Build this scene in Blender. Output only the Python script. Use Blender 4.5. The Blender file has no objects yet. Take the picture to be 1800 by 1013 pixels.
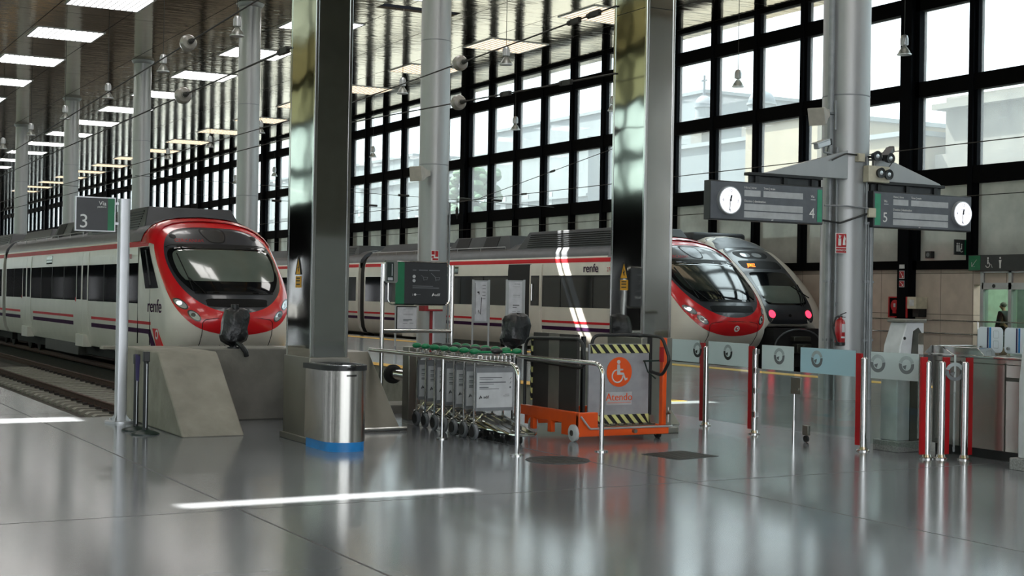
import bpy, math, random
from math import sin, cos, pi, radians as R
from mathutils import Vector, Matrix
random.seed(7)
S = bpy.context.scene
COL = S.collection

# ------------------------------------------------------------------ camera
YAW, PITCH, ROLL, FPX, EYE = R(29.011), R(.268), R(.9476), 2488.0, 1.7
def cam_axes():
    cy, sy = cos(YAW), sin(YAW)
    M = Matrix(((cos(ROLL), -sin(ROLL), 0), (sin(ROLL), cos(ROLL), 0), (0, 0, 1))) @ \
        Matrix(((1, 0, 0), (0, cos(PITCH), sin(PITCH)), (0, -sin(PITCH), cos(PITCH))))
    wx, wy, wz = M @ Vector((cy, 0, sy)), M @ Vector((-sy, 0, cy)), M @ Vector((0, -1, 0))
    return [Vector((wx[i], wy[i], wz[i])) for i in range(3)]
cd = bpy.data.cameras.new('camera'); cam = bpy.data.objects.new('camera', cd); COL.objects.link(cam)
cx, cyy, cz = cam_axes()
cam.matrix_world = Matrix(((cx.x, -cyy.x, -cz.x, 0), (cx.y, -cyy.y, -cz.y, 0), (cx.z, -cyy.z, -cz.z, EYE), (0, 0, 0, 1)))
cd.sensor_fit = 'HORIZONTAL'; cd.sensor_width = 36; cd.lens = FPX * 36 / 1800; cd.clip_end = 900
S.camera = cam

# ------------------------------------------------------------------ sky, sun, exposure
w = bpy.data.worlds.new('sky'); S.world = w; w.use_nodes = True
nt = w.node_tree; bg = nt.nodes['Background']
tc = nt.nodes.new('ShaderNodeTexCoord'); sp = nt.nodes.new('ShaderNodeSeparateXYZ'); cr = nt.nodes.new('ShaderNodeValToRGB')
nt.links.new(tc.outputs['Generated'], sp.inputs[0]); nt.links.new(sp.outputs['Z'], cr.inputs[0]); nt.links.new(cr.outputs[0], bg.inputs[0])
cr.color_ramp.elements[0].color = (.24, .25, .262, 1); cr.color_ramp.elements[1].color = (.95, 1.0, 1.06, 1)
k_ = cr.color_ramp.elements.new(.3); k_.color = (.29, .31, .33, 1)
bg.inputs[1].default_value = 4.8
sd = bpy.data.lights.new('sun', 'SUN'); sun = bpy.data.objects.new('sun', sd); COL.objects.link(sun)
sd.energy = 14; sd.angle = R(.53); sd.color = (1, .97, .92)
sun.rotation_euler = Vector((.35, -.63, -1)).to_track_quat('-Z', 'Y').to_euler(); sun.location = (-20, 60, 40)
S.view_settings.view_transform = 'Standard'; S.view_settings.look = 'None'; S.view_settings.gamma = 1
S.view_settings.use_curve_mapping = False
S.view_settings.exposure = 1.65
S.cycles.use_denoising = True
S.cycles.max_bounces = 10; S.cycles.diffuse_bounces = 4; S.cycles.glossy_bounces = 5; S.cycles.transparent_max_bounces = 24
S.cycles.caustics_reflective = False; S.cycles.caustics_refractive = False; S.cycles.sample_clamp_indirect = 8

# ------------------------------------------------------------------ materials
def lin(h):
    h = h.lstrip('#'); o = []
    for i in (0, 2, 4):
        c = int(h[i:i+2], 16) / 255; o.append(c/12.92 if c <= .04045 else ((c+.055)/1.055)**2.4)
    return (*o, 1)
def new_mat(name):
    m = bpy.data.materials.new(name); m.use_nodes = True
    return m, m.node_tree, m.node_tree.nodes['Principled BSDF']
def mat(name, hexc, rough=.5, metal=0, var=.12, scale=6, rvar=.0, bump=0, bscale=40, spec=.5, stretch=(1, 1, 1), coat=0):
    m, t, b = new_mat(name); N, L = t.nodes, t.links
    c = lin(hexc); b.inputs['Roughness'].default_value = rough; b.inputs['Metallic'].default_value = metal
    b.inputs['Specular IOR Level'].default_value = spec; b.inputs['Coat Weight'].default_value = coat
    tc = N.new('ShaderNodeTexCoord'); mp = N.new('ShaderNodeMapping'); mp.inputs['Scale'].default_value = stretch
    L.new(tc.outputs['Object'], mp.inputs[0])
    nz = N.new('ShaderNodeTexNoise'); nz.inputs['Scale'].default_value = scale; nz.inputs['Detail'].default_value = 4
    L.new(mp.outputs[0], nz.inputs['Vector'])
    rp = N.new('ShaderNodeValToRGB'); L.new(nz.outputs['Fac'], rp.inputs[0])
    rp.color_ramp.elements[0].position = .3; rp.color_ramp.elements[1].position = .7
    rp.color_ramp.elements[0].color = (*[x*(1-var) for x in c[:3]], 1); rp.color_ramp.elements[1].color = (*[min(1, x*(1+var)) for x in c[:3]], 1)
    L.new(rp.outputs[0], b.inputs['Base Color'])
    if rvar:
        mr = N.new('ShaderNodeMapRange'); mr.inputs[3].default_value = rough-rvar; mr.inputs[4].default_value = rough+rvar
        L.new(nz.outputs['Fac'], mr.inputs[0]); L.new(mr.outputs[0], b.inputs['Roughness'])
    if bump:
        n2 = N.new('ShaderNodeTexNoise'); n2.inputs['Scale'].default_value = bscale; L.new(mp.outputs[0], n2.inputs['Vector'])
        bp = N.new('ShaderNodeBump'); bp.inputs['Strength'].default_value = bump; bp.inputs['Distance'].default_value = .02
        L.new(n2.outputs['Fac'], bp.inputs['Height']); L.new(bp.outputs[0], b.inputs['Normal'])
    return m
def emis(name, hexc, strength):
    m, t, b = new_mat(name); b.inputs['Base Color'].default_value = lin(hexc)
    b.inputs['Emission Color'].default_value = lin(hexc); b.inputs['Emission Strength'].default_value = strength
    return m
def line_mask(t, specs, width):
    """1 on joint lines: specs = [(axis, period, offset)]"""
    N, L = t.nodes, t.links
    tc = N.new('ShaderNodeTexCoord'); sx = N.new('ShaderNodeSeparateXYZ'); L.new(tc.outputs['Object'], sx.inputs[0]); out = None
    for ax, per, off in specs:
        def mth(op, a, bv=None):
            n = N.new('ShaderNodeMath'); n.operation = op; L.new(a, n.inputs[0])
            if bv is not None:
                if isinstance(bv, (int, float)): n.inputs[1].default_value = bv
                else: L.new(bv, n.inputs[1])
            return n.outputs[0]
        v = mth('ADD', sx.outputs[ax], -off + per/2); v = mth('DIVIDE', v, per); v = mth('FRACT', v)
        v = mth('SUBTRACT', v, .5); v = mth('ABSOLUTE', v); v = mth('LESS_THAN', v, width/2/per)
        out = v if out is None else mth('MAXIMUM', out, v)
    return out
def overlay(m, specs, width, hexc, rough=.6):
    t = m.node_tree; N, L = t.nodes, t.links; b = N['Principled BSDF']; k = line_mask(t, specs, width)
    src = b.inputs['Base Color'].links[0].from_socket
    mx = N.new('ShaderNodeMix'); mx.data_type = 'RGBA'; L.new(k, mx.inputs[0]); L.new(src, mx.inputs[6]); mx.inputs[7].default_value = lin(hexc)
    L.new(mx.outputs[2], b.inputs['Base Color'])
    r = N.new('ShaderNodeMix'); r.data_type = 'FLOAT'; L.new(k, r.inputs[0]); r.inputs[3].default_value = rough
    if b.inputs['Roughness'].links: L.new(b.inputs['Roughness'].links[0].from_socket, r.inputs[2])
    else: r.inputs[2].default_value = b.inputs['Roughness'].default_value
    L.new(r.outputs[0], b.inputs['Roughness'])
    return m
def glass(name, tint, refl=.12, haze=0., hazecol='ffffff', rough=.02):
    m, t, b = new_mat(name); N, L = t.nodes, t.links; N.remove(b); o = N['Material Output']
    tr = N.new('ShaderNodeBsdfTransparent'); tr.inputs[0].default_value = lin(tint)
    gl = N.new('ShaderNodeBsdfGlossy'); gl.inputs['Roughness'].default_value = rough
    fr = N.new('ShaderNodeLayerWeight'); fr.inputs[0].default_value = .5
    pw = N.new('ShaderNodeMath'); pw.operation = 'POWER'; L.new(fr.outputs['Facing'], pw.inputs[0]); pw.inputs[1].default_value = 5
    mu = N.new('ShaderNodeMath'); mu.operation = 'MULTIPLY_ADD'; L.new(pw.outputs[0], mu.inputs[0]); mu.inputs[1].default_value = .7; mu.inputs[2].default_value = refl*.35
    mu.use_clamp = True
    mx = N.new('ShaderNodeMixShader'); L.new(mu.outputs[0], mx.inputs[0]); L.new(tr.outputs[0], mx.inputs[1]); L.new(gl.outputs[0], mx.inputs[2])
    last = mx.outputs[0]
    if haze:
        tl = N.new('ShaderNodeBsdfTranslucent'); tl.inputs[0].default_value = lin(hazecol)
        df = N.new('ShaderNodeBsdfDiffuse'); df.inputs[0].default_value = lin(hazecol)
        a = N.new('ShaderNodeMixShader'); a.inputs[0].default_value = .3; L.new(tl.outputs[0], a.inputs[1]); L.new(df.outputs[0], a.inputs[2])
        h = N.new('ShaderNodeMixShader'); h.inputs[0].default_value = haze; L.new(last, h.inputs[1]); L.new(a.outputs[0], h.inputs[2]); last = h.outputs[0]
    L.new(last, o.inputs[0])
    return m
M = dict(
    floor=mat('polished_concrete', '74777a', .15, 0, .12, .55, .03, spec=.8),
    platform=mat('platform_paving', '9c9a94', .4, 0, .1, 2), yellow=mat('yellow_line', 'd9a93c', .6),
    ballast=mat('track_bed', '4b4640', .95, 0, .35, 9, bump=.8, bscale=30), pitwall=mat('pit_wall', '8a857c', .9, 0, .2, 3),
    sleeper=mat('sleeper_concrete', '8f8a80', .9, 0, .2, 8), rail=mat('rusty_rail', '4a3128', .7, .3, .3, 12), clip=mat('rail_clip_iron', '2c2522', .8),
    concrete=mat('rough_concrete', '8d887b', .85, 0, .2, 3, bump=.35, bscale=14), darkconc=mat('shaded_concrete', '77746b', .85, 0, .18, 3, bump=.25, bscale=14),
    mullion=mat('blue_black_steel', '0b0d10', .8, 0, .15, 3, spec=.05), mulred=mat('dark_brown_steel', '0b0b0c', .8, spec=.05),
    stone=mat('beige_stone', 'bcae9f', .6, 0, .1, 2.5), grout=mat('grout', '5d564e', .9),
    opaque=mat('grey_backed_glass', 'b0b0a8', .12, 0, .18, 1.2, spec=.6), 
    ceil=mat('mirror_ceiling_panel', 'bba88a', .09, 1, .08, .4, stretch=(1, 1, 1)),
    galv=mat('galvanised_column', 'a6a8a8', .4, .45, .06, 1.5, .05, stretch=(3, 3, .6)), pipe=mat('grey_conduit', '8c9092', .5, .5), 
    chrome=mat('polished_steel', 'c9cac8', .12, 1, .04, 4), steel=None,
    mirror=None, dullsteel=mat('dull_steel_cladding', '8a8880', .36, .9, .12, 2, .05), darksteel=mat('dark_steel', '55554f', .4, .8, .12, 3),
    black=mat('black_plastic', '17191a', .45), rubber=mat('black_rubber', '141414', .8), bag=mat('black_bin_bag', '16181a', .38, 0, .2, 5, bump=.5, bscale=16),
    white=mat('train_white', 'e2ddd0', .35, 0, .04, 2, coat=.1), stripe=mat('stripe_red', 'cf2028', .5, 0, .05, 2, spec=.2), trred=mat('train_red', 'd41a22', .25, 0, .06, 2, coat=.5), purple=mat('train_purple', '3d1f40', .7, spec=.08),
    trgrey=mat('train_roof_grey', '5f6266', .4, .2, .1, 2), trdark=mat('train_dark_grey', '33363b', .28, 0, .1, 2, coat=.3), roofblk=mat('roof_box_grey', '303438', .5, 0, .15, 2),
    under=mat('underframe_black', '1d1b1a', .85, 0, .3, 4), wheel=mat('wheel_iron', '2b2725', .7, .4), seamblk=mat('gangway_black', '121214', .7),
    trglass=mat('train_window', '0d1013', .06, 0, .2, 1.2, spec=.7), gasket=mat('window_gasket', '060707', .5, spec=.15), 
    reflgrey=mat('grey_green_reflection', '5c655d', .12, 0, .08, 2, spec=.6, coat=.5), refldark=mat('dark_green_reflection', '262c29', .1, 0, .1, 2, spec=.6), lampgl=mat('lamp_lens', 'c9cfd2', .08, .4), chromed=mat('lamp_bezel', '5f6163', .25, .8), redlamp=emis('red_tail_lamp', 'e0263c', 1.6), amber=emis('amber_display', 'ff6a1a', 2.5), headlamp=emis('lit_headlamp', 'f4f6ff', 1.2),  # the two green tones carry the windscreen reflections
    signblk=mat('sign_charcoal', '2b2d2f', .4), signgrey=mat('sign_slate', '5f6368', .4), green=mat('sign_green', '0f7048', .45), lgreen=mat('sign_light_green', '3f9a76', .45), txt=mat('white_lettering', 'e4e4e0', .5), lcd=mat('display_grey', 'b7baba', .3),
    alu=mat('aluminium', 'b9bbbd', .35, .6, .06, 3), clock=emis('clock_face', 'eef1fa', .55), inkblk=mat('black_ink', '101214', .5),
    red=mat('signal_red', 'b01219', .4), mattdark=mat('matt_dark_wall', '1e1c1b', 1, spec=0), wallwhite=mat('white_wall_paint', 'dcdad4', .7), darkred=mat('dull_red', '8a161b', .5), fire=mat('extinguisher_red', 'a8141c', .3, coat=.3), cream=mat('cream_box', 'c9c3ac', .5), 
    orange=mat('orange_enamel', 'ee5a1a', .35, 0, .08, 4, coat=.2), liftgrey=mat('lift_panel_grey', '9b9c9e', .45), hazy=mat('hazard_yellow', 'd8d68a', .5), ramp=mat('lift_ramp_black', '2e2b28', .6, 0, .1, 4), rampl=mat('lift_ramp_grey', '6b675e', .5),
    blue=mat('bin_blue', '1f7fc4', .35), knob=mat('green_knob', '0f7a4a', .35), panelw=mat('trolley_panel', 'c9cbcb', .4), panelg=mat('trolley_rim', '7d8082', .5), inkgrey=mat('grey_print', '6e7173', .6),
    yel=mat('warning_yellow', 'e0a01a', .45), purpleb=mat('belt_purple', '2b2452', .5), dgreen=mat('stand_dark_green', '10241e', .4),
    granite=mat('granite', '8f8f8c', .5, 0, .35, 60), skin=mat('skin', 'b58a70', .6), hair=mat('grey_hair', '7d7770', .7), suit=mat('dark_jacket', '15171a', .7),
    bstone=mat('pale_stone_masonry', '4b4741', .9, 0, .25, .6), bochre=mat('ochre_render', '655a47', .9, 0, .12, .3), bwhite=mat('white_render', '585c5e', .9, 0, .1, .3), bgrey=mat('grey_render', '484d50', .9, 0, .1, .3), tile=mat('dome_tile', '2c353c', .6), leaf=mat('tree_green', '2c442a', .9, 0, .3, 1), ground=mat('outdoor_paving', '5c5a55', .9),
    insul=mat('glass_insulator', '9a948a', .25, 0, .2, 8), wire=mat('overhead_wire', '26241f', .6), iron=mat('cast_iron', '3d3e3e', .55, .4, .3, 20),
    lamp=emis('lit_louvre', 'fbf8f4', 3), lampsoft=emis('soft_lobby_lamp', 'eef4f0', 4.5), warm=emis('warm_louvre', 'ffe2bc', .6), lampdim=emis('pendant_glow', 'e8e8e0', .25), frost=None, interior=mat('washroom_wall', 'b9c4b4', .6), paper=mat('poster_paper', 'd2d2d6', .4), loud=mat('speaker_beige', 'b3aea2', .5),
)
M['steel'] = mat('brushed_steel_sheet', 'b4b2ac', .24, 1, .03, 2, .015, stretch=(14, 14, .3))
M['mirror'] = mat('mirror_steel', 'b2b4b1', .05, 1, .05, 1.5, 0, bump=.3, bscale=.8, stretch=(1, 1, 1.1))
M['frost'] = glass('frosted_band', 'eef4f4', .12, .85, 'f6fbfa', .15); M['frostblue'] = glass('blue_frosted_band', 'e0f0f6', .12, .88, 'e0f4fa', .15)
M['clear'] = glass('clear_screen_glass', 'f1f7f5', .1)
M['pane'] = glass('hazy_window_glass', 'e2e9e8', .08, .1, 'f2f6f6')
M['oliveglass'] = glass('olive_glass', 'aaa98f', .06, .15, 'b9b898'); M['paleglass'] = glass('pale_green_glass', 'd3ddd6', .06, .1, 'd8e6de')
M['doorglass'] = glass('door_glass', 'd8e6de', .06)
M['milk'] = glass('milky_flap_glass', 'eef6fb', .12, .9, 'fafdff', .1)
M['shade'] = glass('lamp_shade_glass', 'd8d8d4', .2, .35, 'd5d5d0', .1)
overlay(M['floor'], [(0, 4.27, 3.5), (1, 9.0, 10.6)], .022, '3c3c3c')
overlay(M['ceil'], [(0, 2.8, 10.78), (1, 7.98, 48.6)], .035, '2a2724', .7)
overlay(M['stone'], [(1, 1.315, 33.87), (2, 1.3, 0)], .02, '6d645a')
# fine ripples of the ceiling sheets
def ripple(m, sc, stre, strength):
    t = m.node_tree; N, L = t.nodes, t.links; b = N['Principled BSDF']
    tc = N.new('ShaderNodeTexCoord'); mp = N.new('ShaderNodeMapping'); mp.inputs['Scale'].default_value = stre; L.new(tc.outputs['Object'], mp.inputs[0])
    n = N.new('ShaderNodeTexNoise'); n.inputs['Scale'].default_value = sc; n.inputs['Detail'].default_value = 3; L.new(mp.outputs[0], n.inputs['Vector'])
    bp = N.new('ShaderNodeBump'); bp.inputs['Strength'].default_value = strength; bp.inputs['Distance'].default_value = .05
    L.new(n.outputs['Fac'], bp.inputs['Height']); L.new(bp.outputs[0], b.inputs['Normal'])
ripple(M['ceil'], 1.0, (.8, 3.2, 1), .2)

# ------------------------------------------------------------------ mesh helpers (world coordinates)
class MB:
    def __init__(s): s.v, s.f, s.m, s.cur = [], [], [], 0
    def add(s, vs, fs):
        o = len(s.v); s.v += [tuple(v) for v in vs]; s.f += [tuple(i+o for i in f) for f in fs]; s.m += [s.cur]*len(fs); return s
    def box(s, x0, x1, y0, y1, z0, z1):
        return s.add([(x, y, z) for x in (x0, x1) for y in (y0, y1) for z in (z0, z1)],
                     [(0, 1, 3, 2), (4, 6, 7, 5), (0, 4, 5, 1), (2, 3, 7, 6), (0, 2, 6, 4), (1, 5, 7, 3)])
    def frame(s, p0, p1):
        a = Vector(p0); b = Vector(p1); d = (b-a).normalized(); u = Vector((0, 0, 1)) if abs(d.z) < .9 else Vector((0, 1, 0))
        x = d.cross(u).normalized(); return a, b, d, x, x.cross(d)
    def cyl(s, p0, p1, r, r1=None, n=16, caps=True):
        a, b, d, x, y = s.frame(p0, p1); r1 = r if r1 is None else r1
        vs = [a+(x*cos(2*pi*i/n)+y*sin(2*pi*i/n))*r for i in range(n)]+[b+(x*cos(2*pi*i/n)+y*sin(2*pi*i/n))*r1 for i in range(n)]
        fs = [(i, (i+1) % n, n+(i+1) % n, n+i) for i in range(n)]
        if caps: fs += [tuple(range(n-1, -1, -1)), tuple(range(n, 2*n))]
        return s.add(vs, fs)
    def beam(s, p0, p1, w, h):
        a, b, d, x, y = s.frame(p0, p1)
        vs = [q+x*sx*w/2+y*sy*h/2 for q in (a, b) for sx, sy in ((-1, -1), (1, -1), (1, 1), (-1, 1))]
        return s.add(vs, [(0, 1, 5, 4), (1, 2, 6, 5), (2, 3, 7, 6), (3, 0, 4, 7), (3, 2, 1, 0), (4, 5, 6, 7)])
    def tube(s, pts, r, n=8, closed=False):
        P = [Vector(p) for p in pts]; k = len(P); vs = []; x = None
        for i in range(k):
            t = (P[(i+1) % k]-P[i-1]) if closed or 0 < i < k-1 else (P[1]-P[0] if i == 0 else P[-1]-P[-2])
            t.normalize()
            if x is None:
                u = Vector((0, 0, 1)) if abs(t.z) < .9 else Vector((0, 1, 0)); x = t.cross(u).normalized()
            else: x = (x-t*x.dot(t)).normalized()
            y = x.cross(t); vs += [P[i]+(x*cos(2*pi*j/n)+y*sin(2*pi*j/n))*r for j in range(n)]
        fs = [(i*n+j, i*n+(j+1) % n, ((i+1) % k)*n+(j+1) % n, ((i+1) % k)*n+j) for i in range(k if closed else k-1) for j in range(n)]
        if not closed: fs += [tuple(range(n-1, -1, -1)), tuple(range((k-1)*n, k*n))]
        return s.add(vs, fs)
    def lathe(s, c, prof, n=20, axis='z', sgn=1):
        vs = []
        for r, h in prof:
            for i in range(n):
                a = 2*pi*i/n; q = (r*cos(a), r*sin(a), h*sgn)
                if axis == 'x': q = (q[2], q[0], q[1])
                elif axis == 'y': q = (q[0], q[2], q[1])
                vs.append((c[0]+q[0], c[1]+q[1], c[2]+q[2]))
        k = len(prof)
        fs = [(i*n+j, i*n+(j+1) % n, (i+1)*n+(j+1) % n, (i+1)*n+j) for i in range(k-1) for j in range(n)]
        if prof[0][0] > 1e-5: fs.append(tuple(range(n-1, -1, -1)))
        if prof[-1][0] > 1e-5: fs.append(tuple(range((k-1)*n, k*n)))
        return s.add(vs, fs)
    def prism(s, poly, axis, t0, t1):
        n = len(poly)
        def pt(a, b, t): return {'x': (t, a, b), 'y': (a, t, b), 'z': (a, b, t)}[axis]
        vs = [pt(a, b, t0) for a, b in poly]+[pt(a, b, t1) for a, b in poly]
        return s.add(vs, [tuple(range(n)), tuple(range(2*n-1, n-1, -1))]+[(i, i+n, (i+1) % n+n, (i+1) % n) for i in range(n)])
    def ball(s, c, r, sc=(1, 1, 1), n=14):
        k = n//2
        return s.lathe_raw(c, [(sin(pi*i/k), -cos(pi*i/k)) for i in range(k+1)], r, sc, n)
    def lathe_raw(s, c, prof, r, sc, n):
        vs = [(c[0]+p*cos(2*pi*i/n)*r*sc[0], c[1]+p*sin(2*pi*i/n)*r*sc[1], c[2]+h*r*sc[2]) for p, h in prof for i in range(n)]
        return s.add(vs, [(i*n+j, i*n+(j+1) % n, (i+1)*n+(j+1) % n, (i+1)*n+j) for i in range(len(prof)-1) for j in range(n)])
    def grid(s, rows):
        n = len(rows[0]); vs = [p for r in rows for p in r]
        return s.add(vs, [(i*n+j, i*n+j+1, (i+1)*n+j+1, (i+1)*n+j) for i in range(len(rows)-1) for j in range(n-1)])
LOC = {}
def loc_of(o):
    return LOC.get(o.name, Vector((0, 0, 0))) if o else Vector((0, 0, 0))
def obj(name, mb, m, parent=None, bevel=0, flip=True, label=None):
    me = bpy.data.meshes.new(name); off = loc_of(parent)
    me.from_pydata([(v[0]-off.x, v[1]-off.y, v[2]-off.z) for v in mb.v], [], mb.f)
    for k in (m if isinstance(m, (list, tuple)) else [m]): me.materials.append(M[k] if isinstance(k, str) else k)
    me.polygons.foreach_set('material_index', mb.m); me.polygons.foreach_set('use_smooth', [True]*len(me.polygons))
    import bmesh
    bm = bmesh.new(); bm.from_mesh(me); bmesh.ops.recalc_face_normals(bm, faces=bm.faces); bm.to_mesh(me); bm.free()
    me.set_sharp_from_angle(angle=R(34)); me.update()
    o = bpy.data.objects.new(name, me); COL.objects.link(o)
    if parent: o.parent = parent
    LOC[o.name] = off.copy()
    if bevel:
        b = o.modifiers.new('bevel', 'BEVEL'); b.width = bevel; b.segments = 2; b.limit_method = 'ANGLE'; b.angle_limit = R(40)
    if label: o['label'] = label
    return o
def tag(o, label, cat, group=None, kind=None):
    o['label'] = label; o['category'] = cat
    if group: o['group'] = group
    if kind: o['kind'] = kind
    return o
def thing(name, label, cat, loc, group=None):
    o = bpy.data.objects.new(name, None); o.empty_display_size = .1; COL.objects.link(o); o.location = loc
    LOC[o.name] = Vector(loc)
    return tag(o, label, cat, group)
def struct(name, mb, m, label, cat, parent=None, bevel=0):
    o = obj(name, mb, m, parent, bevel)
    if not parent: tag(o, label, cat, None, 'structure')
    return o
def copy_tree(o, loc, label, rz=None):
    r = o.copy(); COL.objects.link(r); r.location = loc; r['label'] = label
    if rz is not None: r.rotation_euler[2] = rz
    for c in o.children:
        k = c.copy(); COL.objects.link(k); k.parent = r
        for g in c.children:
            q = g.copy(); COL.objects.link(q); q.parent = k
    return r
def text(name, body, size, m, p, face='-y', parent=None, align='LEFT', sx=1, ext=.002, shear=0):
    cu = bpy.data.curves.new(name, 'FONT'); cu.body = body; cu.size = size; cu.align_x = align; cu.extrude = ext; cu.shear = shear
    cu.materials.append(M[m]); o = bpy.data.objects.new(name, cu); COL.objects.link(o)
    off = loc_of(parent); o.location = Vector(p)-off; o.scale = (sx, 1, 1)
    o.rotation_euler = {'-y': (pi/2, 0, 0), '-x': (pi/2, 0, -pi/2)}[face]
    if parent: o.parent = parent
    return o
def fillet(pts, r, n=6):
    P = [Vector(p) for p in pts]; out = [P[0]]
    for i in range(1, len(P)-1):
        a = (P[i-1]-P[i]).normalized(); b = (P[i+1]-P[i]).normalized(); ang = a.angle(b); d = min(r/math.tan(ang/2), (P[i-1]-P[i]).length*.49, (P[i+1]-P[i]).length*.49)
        p0, p1 = P[i]+a*d, P[i]+b*d
        for k in range(n+1):
            t = k/n; out.append((p0*(1-t)**2)+(P[i]*2*t*(1-t))+(p1*t*t))
    return out+[P[-1]]
def rrect(x0, x1, z0, z1, r, n=5):
    out = []
    for cx_, cz_, a0 in ((x1-r, z1-r, 0), (x0+r, z1-r, 90), (x0+r, z0+r, 180), (x1-r, z0+r, 270)):
        out += [(cx_+r*cos(R(a0+90*i/n)), cz_+r*sin(R(a0+90*i/n))) for i in range(n+1)]
    return out
ORD = ['first', 'second', 'third', 'fourth', 'fifth', 'sixth', 'seventh', 'eighth', 'ninth', 'tenth', 'eleventh', 'twelfth', 'thirteenth', 'fourteenth', 'fifteenth', 'sixteenth', 'seventeenth', 'eighteenth']
RAILZ, BED, CEIL, WX = -.72, -.982, 12.4, 33.5

# ================================================================== SETTING
b = MB()   # concourse, platforms
b.box(-14, 36, -16, 18.9, -1.2, 0); b.box(-14, 4.06, 18.9, 262, -1.2, 0)
struct('floor', b, 'floor', 'polished grey concrete concourse floor with thin joints', 'floor')
b = MB(); b.box(13.4, 22.0, 18.9, 262, -1.2, -.001); b.box(33.3, 36, 18.9, 262, -1.2, -.001)
struct('floor_platform', b, 'floor', 'polished grey platform between the two red trains', 'floor')
b = MB()
for x in (13.3, 20.75): b.box(x, x+.5, 18.9, 262, -.004, .004)
b2 = MB(); b2.box(13.38, 13.4, 18.9, 262, BED, -.03); struct('trim_4', b2, 'pitwall', 'pale concrete face of the platform edge above the track', 'platform face')
o = struct('trim_1', b, 'yellow', 'yellow safety lines along the platform edges', 'safety line')
b = MB(); b.box(4.06, 13.4, 18.9, 262, -1.25, BED); b.box(22.0, 33.3, 18.9, 262, -1.25, BED)
struct('floor_trackbed', b, 'ballast', 'dark grimy track bed below the platform edges', 'track bed')
b = MB(); b.box(36, 260, -80, 260, -1.5, -.3); b.box(-90, -14.2, -60, 260, -1.5, -.3); b.box(-14, 36, 263, 400, -1.5, -1.0)
struct('floor_outdoor', b, 'ground', 'pale ground outside the station glazing', 'ground')

# ceiling: a slab with narrow skylight slots
HOLES = [(-1.3, 1.35, 18.62, 19.02), (21.1, 24.3, 48.1, 49.0), (-1.6, -.35, 26.2, 27.0), (8.6, 9.8, 26.3, 26.9)]
def cells(x0, x1, y0, y1, holes):
    xs = sorted({x0, x1} | {h[i] for h in holes for i in (0, 1)}); ys = sorted({y0, y1} | {h[i] for h in holes for i in (2, 3)})
    for i in range(len(xs)-1):
        for j in range(len(ys)-1):
            mx, my = (xs[i]+xs[i+1])/2, (ys[j]+ys[j+1])/2
            if not any(h[0] < mx < h[1] and h[2] < my < h[3] for h in holes): yield xs[i], xs[i+1], ys[j], ys[j+1]
b = MB()
for c in cells(-15, 34.6, -17, 262, HOLES): b.box(*c, CEIL, CEIL+.25)
struct('ceiling', b, 'ceil', 'mirror-like metal panel ceiling', 'ceiling')

b = MB(); b.box(21.1, 24.3, 48.585, 48.625, CEIL, CEIL+.2)
struct('trim_3', b, 'mullion', 'dark bar across the skylight slot over the platform', 'skylight bar')

# right-hand glazed wall: bays of six lights between thick steel posts
BAY, SUB, Y0 = 15.774, 2.629, 33.87
ys0 = -13.45
nb = 17
b = MB(); b.box(WX+.05, WX+.35, 31.2, 262, 0, 2.72); b.box(WX+.05, WX+.35, -16, 26.0, 0, 2.72)
b.box(WX+.05, WX+.35, 26, 31.2, 2.25, 2.72)
struct('wall_right', b, 'stone', 'beige stone dado below the dark steel glazing', 'wall')
b = MB()
for z0, z1 in ((2.72, 3.0), (5.36, 5.9), (8.24, 8.74), (11.03, 11.53), (12.28, 12.4)): b.box(WX-.12, WX+.2, -16, 262, z0, z1)
struct('trim_2', b, 'mulred', 'dark steel transoms of the glazed wall', 'transom')
for k in range(nb):
    y = ys0+BAY*k
    if k == 0: y = ys0
    f = MB()
    f.box(WX-.3, WX+.25, y-.24, y+.24, 0, CEIL); f.box(WX-.12, WX+.2, y-.42, y+.42, 2.72, CEIL)
    for j in range(1, 6):
        yy = y+SUB*j; f.box(WX-.16, WX+.2, yy-.09, yy+.09, 2.72, CEIL); f.box(WX-.06, WX+.2, yy-.19, yy+.19, 2.72, CEIL)
    wdw = struct('window_%d' % (k+1), f, 'mullion', 'dark steel framed glazing bay number %s from the camera end' % (k+1), 'window')
    g = MB(); g.box(WX+.08, WX+.1, y, y+BAY, 5.9, CEIL); obj('pane', g, 'pane', wdw)
    g = MB(); g.box(WX+.06, WX+.1, y, y+BAY, 3.0, 5.36); obj('backed_pane', g, 'opaque', wdw)
# left-hand and rear walls of the hall (seen in the mirrors and the floor)
b = MB(); b.box(-14.3, -14, -16, 262, 3.3, 6.3); b.box(-14.3, -14, -16, 262, 7.6, 7.9); b.box(-14.3, -14, -16, 262, 0, .5)
for k in range(53):
    y_ = -16+5.2*k; b.box(-14.3, -13.9, y_-.1, y_+.1, 6.3, 10); b.box(-14.3, -14, y_-.1, y_+1.3, .5, 3.3); b.box(-14.3, -14, y_+2.0+.5*(k % 3), y_+5.2, .5, 3.3)
struct('wall_left', b, 'mattdark', 'dark lower wall opposite the glazing with high window strips', 'wall')
b = MB(); b.box(-14.2, -14.18, -16, 262, 10.25, 12.3)
struct('window_added_olive', b, 'oliveglass', 'added olive tinted glazing brightening the mirror column reflections', 'window')  # unseen glazing, added so the mirror columns reflect a light olive tone
b = MB(); b.box(-14.2, -14.18, -16, 262, 6.3, 10)
struct('window_pale', b, 'paleglass', 'pale green glazing strip opposite the main windows', 'window')
b = MB(); b.box(-14.3, -14, -16, 262, 10, 10.25); b.box(-14.3, -14, -16, 262, 12.2, 12.4)
for k in range(53): b.box(-14.3, -13.9, -16+5.2*k-.1, -16+5.2*k+.1, 10.25, 12.2)
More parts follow.
